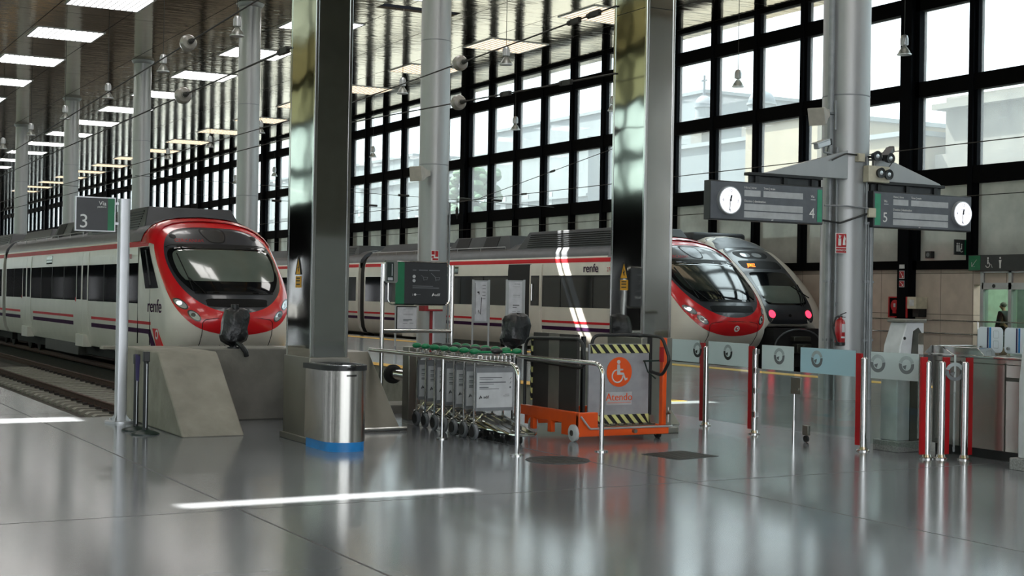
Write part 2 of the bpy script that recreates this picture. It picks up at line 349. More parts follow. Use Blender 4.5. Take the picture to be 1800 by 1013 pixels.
struct('wall_left_upper', b, 'mattdark', 'dark bars of the added upper glazing opposite the main windows', 'wall')
b = MB(); b.box(24, WX, -16.3, -16, 0, 12.4); b.box(-14, 13, -16.3, -16, 11.4, 12.4)
for k in range(7): b.box(-14+4.5*k-.12, -14+4.5*k+.12, -16.3, -16, 0, 11.4)
for z in (2.6, 5.6, 8.6): b.box(-14, 13, -16.25, -16.05, z, z+.18)
struct('wall_rear', b, 'wallwhite', 'grey end wall with a tall glazed entrance behind the concourse', 'wall')
b = MB(); b.box(13, 24, -16.3, -16, 0, 3.6)
struct('wall_rear_low', b, 'wallwhite', 'pale lower middle part of the end wall behind the concourse', 'wall')
b = MB(); b.box(13, 24, -16.3, -16, 3.6, 12.4)
struct('wall_rear_dark', b, 'concrete', 'dark middle part of the end wall behind the concourse', 'wall')

# ------------------------------------------------------------------ track A, sleepers, rails
proto = None
for i in range(46):
    y = 19.4+.62*i
    mb = MB(); mb.prism([(6.55, BED), (6.55, BED+.06), (6.62, BED+.1), (9.15, BED+.1), (9.22, BED+.06), (9.22, BED)], 'y', y-.13, y+.13)
    if proto is None:
        proto = thing('sleeper', '', 'sleeper', (7.885, y, BED), 'sleepers of the empty track')
        proto['label'] = 'concrete sleeper under the rails of the empty track'
        obj('block', mb, 'sleeper', proto)
        for x in (7.06, 8.73):
            c = MB()
            c.box(x-.165, x+.165, y-.08, y+.08, BED+.1, BED+.112)
            for s in (-1, 1): c.box(x+s*.12-.045, x+s*.12+.045, y-.06, y+.06, BED+.11, BED+.155)
            obj('rail_clip', c, 'clip', proto)
    else: copy_tree(proto, (7.885, y, BED), proto['label'])
def rail(x, label, y0=19.05, y1=160):
    m = MB(); pr = [(-.07, 0), (.07, 0), (.07, .012), (.012, .03), (.012, .11), (.037, .12), (.037, .15), (-.037, .15), (-.037, .12), (-.012, .11), (-.012, .03), (-.07, .012)]
    m.prism([(x+a, BED+.112+h*1.0) for a, h in pr], 'y', y0, y1)
    tag(obj('rail', m, 'rail', bevel=.004), label, 'rail')
rail(7.06, 'rusty rail of the empty track nearest the platform edge'); rail(8.73, 'rusty rail of the empty track next to the train on platform three')
rail(10.72, 'rail under the near wheels of the train at platform three', 33); rail(12.39, 'rail under the far wheels of the train at platform three', 33)
for x, n in ((26.36, 'near'), (28.03, 'far')): rail(x, 'rail under the %s side of the red train beside platform four' % n, 31)
for x, n in ((30.42, 'near'), (32.09, 'far')): rail(x, 'rail under the %s side of the white train by the glazing' % n, 33)

# ------------------------------------------------------------------ ceiling lights
def louvre(xc, yc, m, label, grp, w=2.72, d=2.6):
    t = thing('ceiling_light', label, 'ceiling light', (xc, yc, CEIL), grp)
    f = MB()
    for x in (xc-w/2, xc+w/2): f.box(x-.04, x+.04, yc-d/2, yc+d/2, CEIL-.03, CEIL+.0)
    for y in (yc-d/2, yc+d/2): f.box(xc-w/2, xc+w/2, y-.04, y+.04, CEIL-.03, CEIL+.0)
    obj('frame', f, 'alu', t)
    p = MB(); p.box(xc-w/2+.04, xc+w/2-.04, yc-d/2+.04, yc+d/2-.04, CEIL-.012, CEIL-.002); obj('diffuser', p, m, t)
    l = MB()
    for i in range(1, 12): x = xc-w/2+w*i/12; l.box(x-.025, x+.025, yc-d/2+.04, yc+d/2-.04, CEIL-.03, CEIL-.012)
    obj('louvre', l, 'alu', t)
for r_, (xc, m, nm, n) in enumerate(((12.33, 'lamp', 'over the empty track', 16), (20.72, 'lamp', 'over the platform', 16), (29.1, 'warm', 'beside the glazing', 16))):
    for k in range(-1, n):
        yc = 45.6+7.98*k+(.0 if r_ < 2 else -.2)
        louvre(xc, yc, m, '%s ceiling light, %s from the near end, %s' % ('bright white' if m == 'lamp' else 'warm dim', ORD[k+1], nm), 'ceiling lights '+nm)
for xc, nm in ((3.95, 'on the bin side'), (12.33, 'over the gates'), (20.72, 'past the gates')):   # same grid continued unseen over the concourse, added to brighten floor and foreground
    for k in range(4): louvre(xc, 5.7+7.98*k, 'lamp', 'added unseen ceiling light over the concourse %s, %s from the rear' % (nm, ORD[k]), 'added ceiling lights over the concourse')

# ------------------------------------------------------------------ pendant lamps
def pendant(x, y, label, grp, z=9.2):
    t = thing('pendant_lamp', label, 'pendant lamp', (x, y, z), grp)
    m = MB(); m.cyl((x, y, z+.6), (x, y, CEIL), .012, n=6); obj('cord', m, 'wire', t)
    m = MB(); m.lathe((x, y, z), [(.05, .27), (.11, .29), (.115, .5), (.09, .58), (.03, .61)], 16)
    for i in range(12): a = 2*pi*i/12; m.box(x+.115*cos(a)-.008, x+.115*cos(a)+.008, y+.115*sin(a)-.008, y+.115*sin(a)+.008, z+.3, z+.5)
    obj('gear_case', m, 'alu', t)
    m = MB(); m.lathe((x, y, z), [(.05, .27), (.085, .22), (.15, .13), (.19, .04), (.2, 0), (.185, .01), (.14, .12), (.07, .22)], 24); obj('shade', m, 'shade', t)
    m = MB(); m.lathe((x, y, z), [(.2, -.012), (.215, -.012), (.215, .022), (.2, .022)], 24); obj('rim', m, 'alu', t)
    m = MB(); m.ball((x, y, z+.13), .06, n=10); obj('bulb', m, 'lampdim', t)
    return t
ps = {}
for xx, nm, n, y0 in ((13.04, 'nearest to the mirrored posts', 8, 40.5), (22.1, 'over the far platform edge', 7, 40.5), (31.2, 'beside the glazing', 9, 31.9)):
    for k in range(n):
        lb = 'glass bell pendant lamp, %s from the near end, row %s' % (ORD[k], nm); g = 'pendant lamps '+nm
        loc = (xx, y0+8.1*k, 9.2)
        if 'p' not in ps: ps['p'] = pendant(*loc[:2], lb, g)
        else: q = copy_tree(ps['p'], loc, lb); q['group'] = g

# ------------------------------------------------------------------ round columns
for k, y in enumerate((18.65, 35.0, 50.95, 66.55, 82.15, 97.6, 113.2, 128.8, 144.4, 160)):
    x = 16.9
    t = thing('round_column', 'round galvanised column, %s from the concourse in the platform row' % ORD[k], 'column', (x, y, 0), 'round platform columns')
    m = MB(); m.cyl((x, y, 0), (x, y, CEIL), .405, n=40); obj('shaft', m, 'galv', t)
    m = MB(); m.lathe((x, y, 0), [(.41, CEIL-.16), (.44, CEIL-.15), (.52, CEIL-.03), (.52, CEIL-.01), (.41, CEIL-.01)], 32); obj('collar', m, 'galv', t)
    m = MB()
    for z in (5.2, 8.6): m.lathe((x, y, 0), [(.406, z), (.411, z+.004), (.411, z+.02), (.406, z+.024)], 32)
    obj('joint_ring', m, 'pipe', t)
    if k == 0:
        for (dx, dy, r, z1) in ((-.47, -.14, .055, 8.5), (-.4, -.24, .022, 4.3), (.1, -.43, .02, 4.15), (.27, -.36, .05, 3.05), (.36, -.29, .035, 3.05), (.2, -.38, .018, 3.05)):
            c = MB(); c.cyl((x+dx, y+dy, 0), (x+dx, y+dy, z1), r, n=12)
            for zz in (1.0, 2.0, 3.0):
                if zz < z1: c.box(x+dx-r-.012, x+dx+r+.012, y+dy-r*.7, y+dy+r, zz, zz+.04)
            obj('conduit', c, 'pipe', t)
    elif k == 1:
        c = MB(); c.cyl((x+.4, y-.2, 0), (x+.4, y-.2, 4.2), .03, n=10); obj('conduit', c, 'pipe', t)

# ================================================================== TRAINS
class Nose:
    """front of a train: section outline (u,z), centre line yc(z), rounding depth D"""
    def __init__(s, xc, half, yc, D, c=(0, 1.5), n=2.2):
        s.xc, s.half, s.ycp, s.D, s.c, s.n = xc, half, yc, D, c, n
        o = half+[(-u, z) for u, z in reversed(half) if u > 1e-6]; s.out = o
    def yc(s, z):
        p = s.ycp
        if z <= p[0][0]: return p[0][1]
        for (a, b), (c, d) in zip(p, p[1:]):
            if z <= c:
                t = (z-a)/(c-a); t2 = t
                return b+(d-b)*t2
        return p[-1][1]
    def ycs(s, z): return sum(s.yc(z+k*.12) for k in (-2, -1, 0, 1, 2))/5
    def rad(s, a):
        dx, dz = cos(a), sin(a); best = 9
        o = s.out
        for i in range(len(o)):
            x1, z1 = o[i][0]-s.c[0], o[i][1]-s.c[1]; x2, z2 = o[(i+1) % len(o)][0]-s.c[0], o[(i+1) % len(o)][1]-s.c[1]
            ex, ez = x2-x1, z2-z1; den = dx*ez-dz*ex
            if abs(den) < 1e-9: continue
            t = (x1*ez-z1*ex)/den; q = (x1*dz-z1*dx)/den
            if t > 0 and -1e-6 <= q <= 1+1e-6: best = min(best, t)
        return best
    def y(s, u, z):
        du, dz = u-s.c[0], z-s.c[1]; r = math.hypot(du, dz)
        rho = 0 if r < 1e-6 else min(1, r/s.rad(math.atan2(dz, du)))
        return s.ycs(z)+s.D*(1-max(0, 1-rho**s.n)**(1/s.n))
    def pt(s, u, z, off=0):
        return (s.xc+u, s.y(u, z)-off, z)
    def skin(s, mb, n=72, rings=(0, .2, .4, .55, .7, .8, .87, .92, .95, .97, .985, .994, 1), back=40.0):
        an = [2*pi*i/n-pi/2 for i in range(n+1)]; R_ = [s.rad(a) for a in an]; rows = []
        for q in rings: rows.append([s.pt(s.c[0]+R_[i]*q*cos(an[i]), s.c[1]+R_[i]*q*sin(an[i])) for i in range(n+1)])
        rows.append([(p[0], max(p[1], back), p[2]) for p in rows[-1]])
        return mb.grid(rows)
    def patch(s, mb, outer, inner=None, off=.008, seg=10, mirror=True, n=96):
        """fill between two closed curves given as right halves (u>=0, top to bottom)"""
        def full(h): return resample(h+[(-u, z) for u, z in reversed(h) if u > 1e-6] if mirror else h, n)
        o = full(outer)
        if inner: i_ = full(inner)
        else:
            cu, cz_ = sum(p[0] for p in o)/n, sum(p[1] for p in o)/n; i_ = [(cu, cz_)]*n
        rows = []
        for k in range(seg+1):
            t = k/seg; r = [s.pt(a[0]*(1-t)+b_[0]*t, a[1]*(1-t)+b_[1]*t, off) for a, b_ in zip(i_, o)]; rows.append(r+[r[0]])
        # turn the outer edge back into the skin so that the patch has thickness
        rows.append([(p[0], p[1]+off+.01, p[2]) for p in rows[-1]])
        return mb.grid(rows)
def resample(P, n):
    # smooth closed catmull-rom, evenly spaced, starting at P[0]
    k = len(P); pts = []
    for i in range(k):
        p0, p1, p2, p3 = [Vector(P[(i+j-1) % k]) for j in range(4)]
        for q in range(8):
            t = q/8; pts.append(.5*((2*p1)+(p2-p0)*t+(2*p0-5*p1+4*p2-p3)*t*t+(3*p1-p0-3*p2+p3)*t**3))
    pts.append(pts[0]); L = [0]
    for a, b_ in zip(pts, pts[1:]): L.append(L[-1]+(b_-a).length)
    out = []; j = 0
    for i in range(n):
        d = L[-1]*i/n
        while L[j+1] < d: j += 1
        t = (d-L[j])/max(1e-9, L[j+1]-L[j]); v = pts[j].lerp(pts[j+1], t); out.append((v.x, v.y))
    return out
def ell(cu, cz_, ru, rz, n=16, rot=0):
    o = []
    for i in range(n):
        a = 2*pi*i/n; x, z = ru*cos(a), rz*sin(a); o.append((cu+x*cos(rot)-z*sin(rot), cz_+x*sin(rot)+z*cos(rot)))
    return o
HALF = [(0, -.2), (1.2, -.2), (1.5, -.12), (1.62, .1), (1.68, .5), (1.7, 1.0), (1.7, 2.0), (1.69, 2.6), (1.66, 2.95), (1.57, 3.2), (1.38, 3.42), (1.1, 3.56), (.7, 3.65), (0, 3.69)]
def commuter(xc, dy, label, doors_open, grp):
    prof = [(-.3, 36.0), (0, 35.6), (.4, 35.3), (.8, 35.2), (1.13, 35.27), (1.5, 35.45), (1.84, 35.72), (2.4, 36.35), (2.8, 36.85), (3.1, 37.2), (3.4, 37.6), (3.69, 38.1)]
    N = Nose(xc, HALF, [(z, y+dy) for z, y in prof], 1.05)
    t = thing('commuter_train', label, 'train', (xc, 35.2+dy, RAILZ), grp)
    W = 1.7; X = xc-W
    YB = 40.0+dy; YG = 60.3; LEN2 = 84.0
    # painted nose and cab
    m = MB(); N.skin(m, back=YB); obj('cab_shell', m, 'white', t)
    # bodies
    def section(y0, y1, mb):
        o = [(xc+u, z) for u, z in N.out]; mb.prism(o, 'y', y0, y1)
    for y0, y1 in ((YB, YG-.35), (YG+.35, LEN2)):
        m = MB(); o = [(u, z) for u, z in N.out if z < 3.0]
        o = sorted([p for p in N.out if p[1] < 3.05 and p[0] >= 0]+[(1.624, 3.05)], key=lambda p: p[1]); o = o+[(-u, z) for u, z in reversed(o) if u > 0]
        m.prism([(xc+u, z) for u, z in o], 'y', y0, y1); obj('car_body', m, 'white', t)
        m = MB(); tp = [(1.615, 3.06), (1.57, 3.2), (1.38, 3.42), (1.1, 3.56), (.7, 3.65), (0, 3.69)]
        tp = [(1.6, 2.8)]+tp+[(-u, z) for u, z in reversed(tp) if u > 0]+[(-1.6, 2.8)]
        m.prism([(xc+u, z+.012) for u, z in tp], 'y', y0-.0, y1); obj('roof', m, 'trgrey', t)
    m = MB(); m.prism([(xc+u*.93, z*.97) for u, z in N.out], 'y', YG-.4, YG+.4); obj('gangway', m, 'seamblk', t)
    # grey roof behind the red cap of the cab
    m = MB(); tp = [(1.69, 3.0), (1.6, 3.215), (1.4, 3.44), (1.11, 3.58), (.7, 3.67), (0, 3.71)]; tp = tp+[(-u, z) for u, z in reversed(tp) if u > 0]
    rows = [[(xc+u, yy, z+.004) for u, z in tp] for yy in (38.75+dy, YB)]; m.grid(rows); obj('cab_roof', m, 'trgrey', t)
    # red surround: ring on the front and the cap over the roof edge
    outer = [(0, 3.6), (.8, 3.545), (1.2, 3.42), (1.46, 3.2), (1.6, 2.9), (1.655, 2.5), (1.66, 2.0), (1.62, 1.6), (1.52, 1.25), (1.3, .93), (.98, .7), (.5, .57), (0, .53)]
    inner = [(0, 3.4), (.75, 3.36), (1.15, 3.22), (1.38, 2.95), (1.48, 2.6), (1.47, 2.2), (1.36, 1.82), (1.15, 1.52), (.8, 1.27), (.4, 1.14), (0, 1.1)]
    m = MB(); N.patch(m, outer, inner, .012, 14); obj('red_surround', m, 'trred', t)
    m = MB(); top = [(-1.57, 2.84), (-1.5, 3.05), (-1.38, 3.2), (-1.18, 3.38), (-.9, 3.48), (-.5, 3.54), (0, 3.56)]; top = top+[(-u, z) for u, z in reversed(top) if u < 0]
    rows = []
    for k in range(9):
        q = k/8; r = []
        for u, z in top:
            a = math.atan2(z-1.5, u); rr = N.rad(a); r0 = math.hypot(u, z-1.5)/rr; rho = r0+(1-r0)*min(1, q*1.6); p = N.pt(rr*rho*cos(a), 1.5+rr*rho*sin(a))
            nx, nz = cos(a), sin(a); off = .03
            yb = p[1]-off*(1-q*.9) if q < .63 else p[1]+(38.8+dy-p[1])*(q-.625)/.375
            r.append((p[0]+nx*off, yb, p[2]+nz*off))
        rows.append(r)
    m.grid(rows); obj('red_cap', m, 'trred', t)
    # dark mask and glazing
    m = MB(); N.patch(m, [(u*1.005, z) for u, z in inner], None, .006, 12); obj('dark_mask', m, 'trdark', t)
    ws = [(0, 2.84), (.9, 2.83), (1.3, 2.78), (1.42, 2.6), (1.42, 2.3), (1.34, 2.0), (1.16, 1.74), (.98, 1.62), (.5, 1.6), (0, 1.6)]
    m = MB(); N.patch(m, ws, None, .014, 12, n=120); obj('windscreen', m, 'trglass', t)
    m = MB(); N.patch(m, [(0, 2.77), (.9, 2.76), (1.24, 2.7), (1.32, 2.5), (1.3, 2.2), (1.22, 2.0), (1.1, 1.93), (.5, 1.92), (0, 1.92)], None, .018, 10, n=120); obj('blind_reflection', m, 'reflgrey' if dy > -.1 else 'refldark', t)  # ceiling reflection painted onto the windscreen, over an assumed sun blind
    m = MB(); bar = [(0, 2.93), (1.1, 2.91), (1.38, 2.84), (1.4, 2.8), (1.1, 2.79), (0, 2.8)]; N.patch(m, bar, None, .017, 4); obj('windscreen_header', m, 'gasket', t)
    m = MB(); N.patch(m, [(0, 1.66), (.95, 1.655), (1.05, 1.62), (.95, 1.59), (0, 1.585)], None, .018, 3); obj('windscreen_sill', m, 'gasket', t)
    m = MB(); N.patch(m, [(0, 1.47), (.75, 1.46), (.8, 1.36), (.72, 1.27), (0, 1.26)], None, .012, 4); obj('grille', m, 'gasket', t)
    m = MB(); N.patch(m, [(0, 3.36), (.3, 3.35), (.34, 3.2), (.22, 3.0), (.08, 2.95), (0, 2.945)], None, .014, 4); obj('top_lamp_bezel', m, 'gasket', t)
    m = MB(); N.patch(m, [(0, 3.34), (.265, 3.325), (.3, 3.2), (.19, 3.02), (0, 2.975)], None, .02, 5); obj('top_lamp', m, 'chromed', t)
    for s_ in (-1, 1):
        m = MB(); N.patch(m, ell(s_*1.12, 3.12, .085, .07), None, .012, 3, False, 32); obj('marker_ring', m, 'gasket', t)
        for (cu, cz_, ru, rz, lm) in ((1.4, 1.33, .19, .095, 'headlamp' if s_ < 0 else 'lampgl'), (1.12, 1.03, .19, .095, 'chromed')):
            rot = .75*s_
            m = MB(); N.patch(m, ell(s_*cu, cz_, ru, rz, rot=rot), None, .02, 4, False, 40); b_ = obj('headlight', m, 'chromed', t)
            m = MB(); N.patch(m, ell(s_*cu, cz_, ru*.8, rz*.75, rot=rot), None, .03, 4, False, 40); obj('lens', m, 'lampgl', b_)
            m = MB(); N.patch(m, ell(s_*(cu+.03), cz_+.02, .055, .05), None, .035, 3, False, 24); obj('bulb', m, lm, b_)
    # wiper
    m = MB(); a = [N.pt(-1.08, 1.68, .05), N.pt(-1.12, 2.0, .05), N.pt(-1.2, 2.65, .045)]; m.tube(a, .014, 6); m.tube([N.pt(-.8, 1.6, .05), N.pt(-1.1, 2.0, .06)], .012, 6); obj('wiper', m, 'gasket', t)
    # hatch lines and badge
    m = MB()
    for s_ in (-1, 1):
        pts = [N.pt(s_*.93, z, .014) for z in (.1, .3, .55, .75, .86)]+[N.pt(s_*.86, .93, .014), N.pt(s_*.6, .97, .014), N.pt(0, .985, .014)]
        m.tube(pts, .009, 5)
    obj('hatch_seam', m, 'gasket', t)
    by = N.y(0, .75)-.022
    m = MB(); N.patch(m, ell(.05, .76, .1, .095), None, .022, 3, False, 32); bd = obj('badge', m, 'txt', t)
    m = MB(); N.patch(m, ell(.05, .76, .06, .055), None, .026, 3, False, 24); obj('badge_ring', m, 'trred', bd)
    m = MB(); N.patch(m, ell(.06, .765, .025, .025), None, .03, 3, False, 16); obj('badge_dot', m, 'txt', bd)
    text('front_lettering', 'renfe', .36, 'purple', (xc-.42, N.y(0, .22)-.05, .2), parent=t)
    tx = text('fleet_number', 'CERCANIAS', .15, 'red', (xc-1.16, N.y(-.85, 2.98)-.06, 2.96), parent=t); tx.rotation_euler[0] = R(58)
    # side glazing, stripes, doors on the near side
    e = .006
    def plate(mb, y0, y1, z0, z1, dx=e, th=.03):
        def xs(z): return xc-interp(z)
        zs = sorted({z0, z1} | {p[1] for p in HALF if z0 < p[1] < z1})
        mb.prism([(xs(z)-dx, z) for z in zs]+[(xs(z)+th, z) for z in reversed(zs)], 'y', y0, y1)
    def interp(z):
        h = [p for p in HALF if p[1] < 3.3]
        for (u0, z0), (u1, z1) in zip(h[3:], h[4:]):
            if z <= z1: return u0+(u1-u0)*(z-z0)/(z1-z0)
        return h[-1][0]
    DO = [(45.0, 46.7), (54.5, 56.2), (64.6, 66.3), (73.6, 75.3)]
    DO = [(a+(0 if dy > -.1 else -.4), b_+(0 if dy > -.1 else -.4)) for a, b_ in DO]
    segs = lambda a, b_: [(max(a, p), min(b_, q)) for p, q in zip([a]+[d[1] for d in DO], [d[0] for d in DO]+[b_]) if min(b_, q) > max(a, p)]
    C1, C2 = (38.75+dy, YG-.4), (YG+.4, LEN2-.2)
    m = MB(); plate(m, 38.0+dy, C1[1], 2.845, 2.99); plate(m, *C2, 2.845, 2.99); obj('upper_red_stripe', m, 'stripe', t)
    m = MB(); p_ = MB()
    for ca in (C1, C2):
        for a, b_ in segs(ca[0]-(1.2 if ca is C1 else 0), ca[1]):
            g = .45
            aa, bb = a+(g if a != C1[0]-1.2 and a != C2[0] else 0), b_-(g if b_ not in (C1[1], C2[1]) else 0)
            plate(m, aa, bb, .735, .815); plate(p_, aa if a != C1[0]-1.2 else aa+.25, bb, .49, .615)
    # slanted ends by the cab
    yy = 37.55+dy; m.prism([(yy, .815), (yy-.55, .815), (yy-1.2, .12), (yy-.62, .12)], 'x', X-e+.02, X+.1); p_.prism([(yy+.25, .615), (yy+.02, .615), (yy-.38, .12), (yy-.1, .12), (yy+.25, .49)], 'x', X-e+.02, X+.1)
    obj('lower_red_stripe', m, 'stripe', t); obj('purple_stripe', p_, 'purple', t)
    m = MB(); m.cyl((X+.02, yy-.62, .5), (X-e-.003+.015, yy-.62, .5), .13, n=24); m2 = obj('side_badge', m, 'txt', t)
    m = MB(); m.cyl((X+.02, yy-.62, .5), (X-e-.006+.012, yy-.62, .5), .07, n=20); obj('badge_ring', m, 'trred', m2)
    for ca in (C1, C2):
        m = MB(); plate(m, ca[0]+.15 if ca is C1 else ca[0]+.2, ca[1]-.1, 1.29, 2.4, .004); wb = obj('window_band', m, 'trglass', t)
        for a, b_ in segs(*ca):
            n_ = max(1, round((b_-a)/1.9))
            for i in range(1, n_):
                y_ = a+(b_-a)*i/n_; k = MB(); plate(k, y_-.03, y_+.03, 1.29, 2.4, .007); obj('window_post', k, 'gasket', wb)
    m = MB()
    q = [(38.75+dy, 2.82), (37.9+dy, 2.83), (36.8+dy, 1.72), (38.1+dy, 1.7)]
    m.prism(q, 'x', X-.008, X+.12); cw = obj('cab_side_window', m, 'trglass', t)
    m = MB(); m.prism([(38.2+dy, 2.74), (38.08+dy, 2.74), (37.5+dy, 1.8), (37.66+dy, 1.8)], 'x', X-.012, X); obj('pillar', m, 'gasket', cw)
    opened = DO[0] if doors_open else None
    for d in DO:
        if d[0] > LEN2: continue
        dr = MB()
        if d == opened:
            plate(dr, d[0]-.85, d[0], .3, 2.8, .05); o = obj('door', dr, 'white', t)
            g = MB(); plate(g, d[0]-.7, d[0]-.12, 1.32, 2.4, .06); obj('door_glass', g, 'trglass', o)
            v = MB(); plate(v, d[0], d[1], .3, 2.82, .012, .3); obj('doorway', v, 'seamblk', t)
            h = MB(); h.cyl((X-.1, d[0]-.25, 1.5), (X-.1, d[0]-.25, 2.1), .018, n=8); obj('door_handle', h, 'chrome', o)
        else:
            ym = (d[0]+d[1])/2
            for a, b_ in ((d[0], ym-.012), (ym+.012, d[1])):
                dr = MB(); plate(dr, a, b_, .18, 2.8, .012); o = obj('door', dr, 'white', t)
                g = MB(); plate(g, a+.12, b_-.1, 1.32, 2.4, .018); obj('door_glass', g, 'trglass', o)
            k = MB(); plate(k, d[1]+.03, d[1]+.1, 1.25, 1.38, .02); obj('door_button', k, 'trred', t)
        s_ = MB(); s_.box(X-.06, X+.2, d[0]+.3, d[1]-.25, -.16, .22); obj('door_step', s_, 'white', t, .01)
    m = MB(); plate(m, 50.7+dy*.5, 51.7+dy*.5, 2.5, 2.78, .01); obj('destination_box', m, 'trglass', t)
    o = text('side_lettering', 'renfe', .5 if dy > -.1 else .42, 'purple', (X-.01, 37.85+dy if dy > -.1 else 41.0, 1.08 if dy > -.1 else 2.5), '-x', t, ext=.003, sx=1.35 if dy > -.1 else 1.1)
    if dy < -.1: text('cab_lettering', 'renfe', .5, 'purple', (X-.01, 37.85+dy, 1.05), '-x', t, ext=.003, sx=1.35)
    m = MB(); text('side_number', '2708', .2, 'red', (X-.012, 40.0+dy, 2.52), '-x', t)
    # cab door seams
    m = MB()
    for y_ in (38.9+dy, 37.62+dy): m.box(X-.004, X+.02, y_-.008, y_+.008, .2, 2.83 if y_ > 38+dy else 1.68)
    obj('panel_seam', m, 'gasket', t)
    # roof equipment with sloped ends
    def pod(y0, y1, w_, z0, z1, sl, mm='roofblk', nm='roof_unit', lou=0):
        k = MB(); vs = []
        for y_, z_, ww in ((y0, z0, w_), (y0+sl, z1, w_-.22), (y1-sl, z1, w_-.22), (y1, z0, w_)): vs += [(xc-ww, y_, z_), (xc+ww, y_, z_)]
        k.add(vs+[(xc-w_, y0, z0-.3), (xc+w_, y0, z0-.3), (xc-w_, y1, z0-.3), (xc+w_, y1, z0-.3)], [(0, 1, 3, 2), (2, 3, 5, 4), (4, 5, 7, 6), (0, 2, 4, 6), (1, 7, 5, 3), (0, 8, 9, 1), (6, 7, 11, 10), (0, 6, 10, 8), (1, 9, 11, 7)])
        o = obj(nm, k, mm, t, .02)
        if lou:
            l = MB()
            for i in range(lou):
                zz = z0+.04+(z1-z0-.1)*i/lou; dx = .22*(zz-z0)/(z1-z0); l.box(xc-w_+dx-.02, xc-w_+dx+.03, y0+sl+.2, y1-sl-.2, zz, zz+.025)
            obj('louvre', l, 'gasket', o)
        return o
    pod(39.4+dy, 46.6+dy, 1.42, 3.4, 4.02, .5, lou=7); pod(47.2+dy, 52.6+dy, 1.38, 3.4, 3.95, .5)
    for a in (48.4, 50.8): plate_y = a+dy; k = MB(); k.add([(xc-1.375, plate_y, 3.46), (xc-1.19, plate_y-.0, 3.92), (xc-1.19, plate_y+1.1, 3.92), (xc-1.375, plate_y+1.1, 3.46), (xc-1.36, plate_y, 3.46), (xc-1.17, plate_y, 3.92), (xc-1.17, plate_y+1.1, 3.92), (xc-1.36, plate_y+1.1, 3.46)], [(0, 1, 2, 3), (7, 6, 5, 4), (0, 4, 5, 1), (2, 6, 7, 3), (1, 5, 6, 2), (0, 3, 7, 4)]); obj('roof_grille', k, 'seamblk', t)
    pod(53.4+dy, 59.4, 1.3, 3.4, 3.85, .5); pod(61.4, 70, 1.36, 3.4, 3.9, .5, lou=5); pod(71, 83, 1.36, 3.4, 3.85, .6)
    m = MB(); m.tube([(xc-1.45, y_, 3.5) for y_ in (47, 52.6, 59.6)], .018, 6)
    for y_ in range(47, 60, 2): m.cyl((xc-1.45, y_, 3.36), (xc-1.45, y_, 3.5), .012, n=6)
    obj('roof_rail', m, 'alu', t)
    # underframe and bogies
    m = MB(); m.box(xc-1.25, xc+1.25, 39.5+dy, YG-.6, -.45, -.1); m.box(xc-1.25, xc+1.25, YG+.6, LEN2-.3, -.45, -.1); obj('underframe', m, 'under', t)
    for y_, l_ in ((47.2, 5.5), (64.5, 6)): m = MB(); m.box(xc-1.5, xc+1.5, y_, y_+l_, -.52, -.05); obj('equipment_case', m, 'darksteel', t, .03)
    for yb in (42.6+dy, 57.6, 63.2, 80.0):
        m = MB(); m.box(xc-1.18, xc-.98, yb-1.5, yb+1.5, -.42, -.2); m.box(xc+.98, xc+1.18, yb-1.5, yb+1.5, -.42, -.2); m.box(xc-1.1, xc+1.1, yb-.25, yb+.25, -.45, -.25); b_ = obj('bogie', m, 'under', t)
        for s_ in (-.95, .95):
            for sx in (-.835, .835):
                q = MB(); q.lathe((xc+sx-.07*(1 if sx < 0 else -1), yb+s_, RAILZ+.43), [(.1, -.08), (.43, -.07), (.46, -.06), (.46, -.03), (.43, -.02), (.43, .07), (.1, .08)], 24, 'x'); obj('wheel', q, 'wheel', b_)
    return t, N
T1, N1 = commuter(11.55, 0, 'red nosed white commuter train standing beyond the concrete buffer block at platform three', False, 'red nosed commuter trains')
T2, N2 = commuter(27.2, -.5, 'red nosed white commuter train with an open door beside the far platform', True, 'red nosed commuter trains')

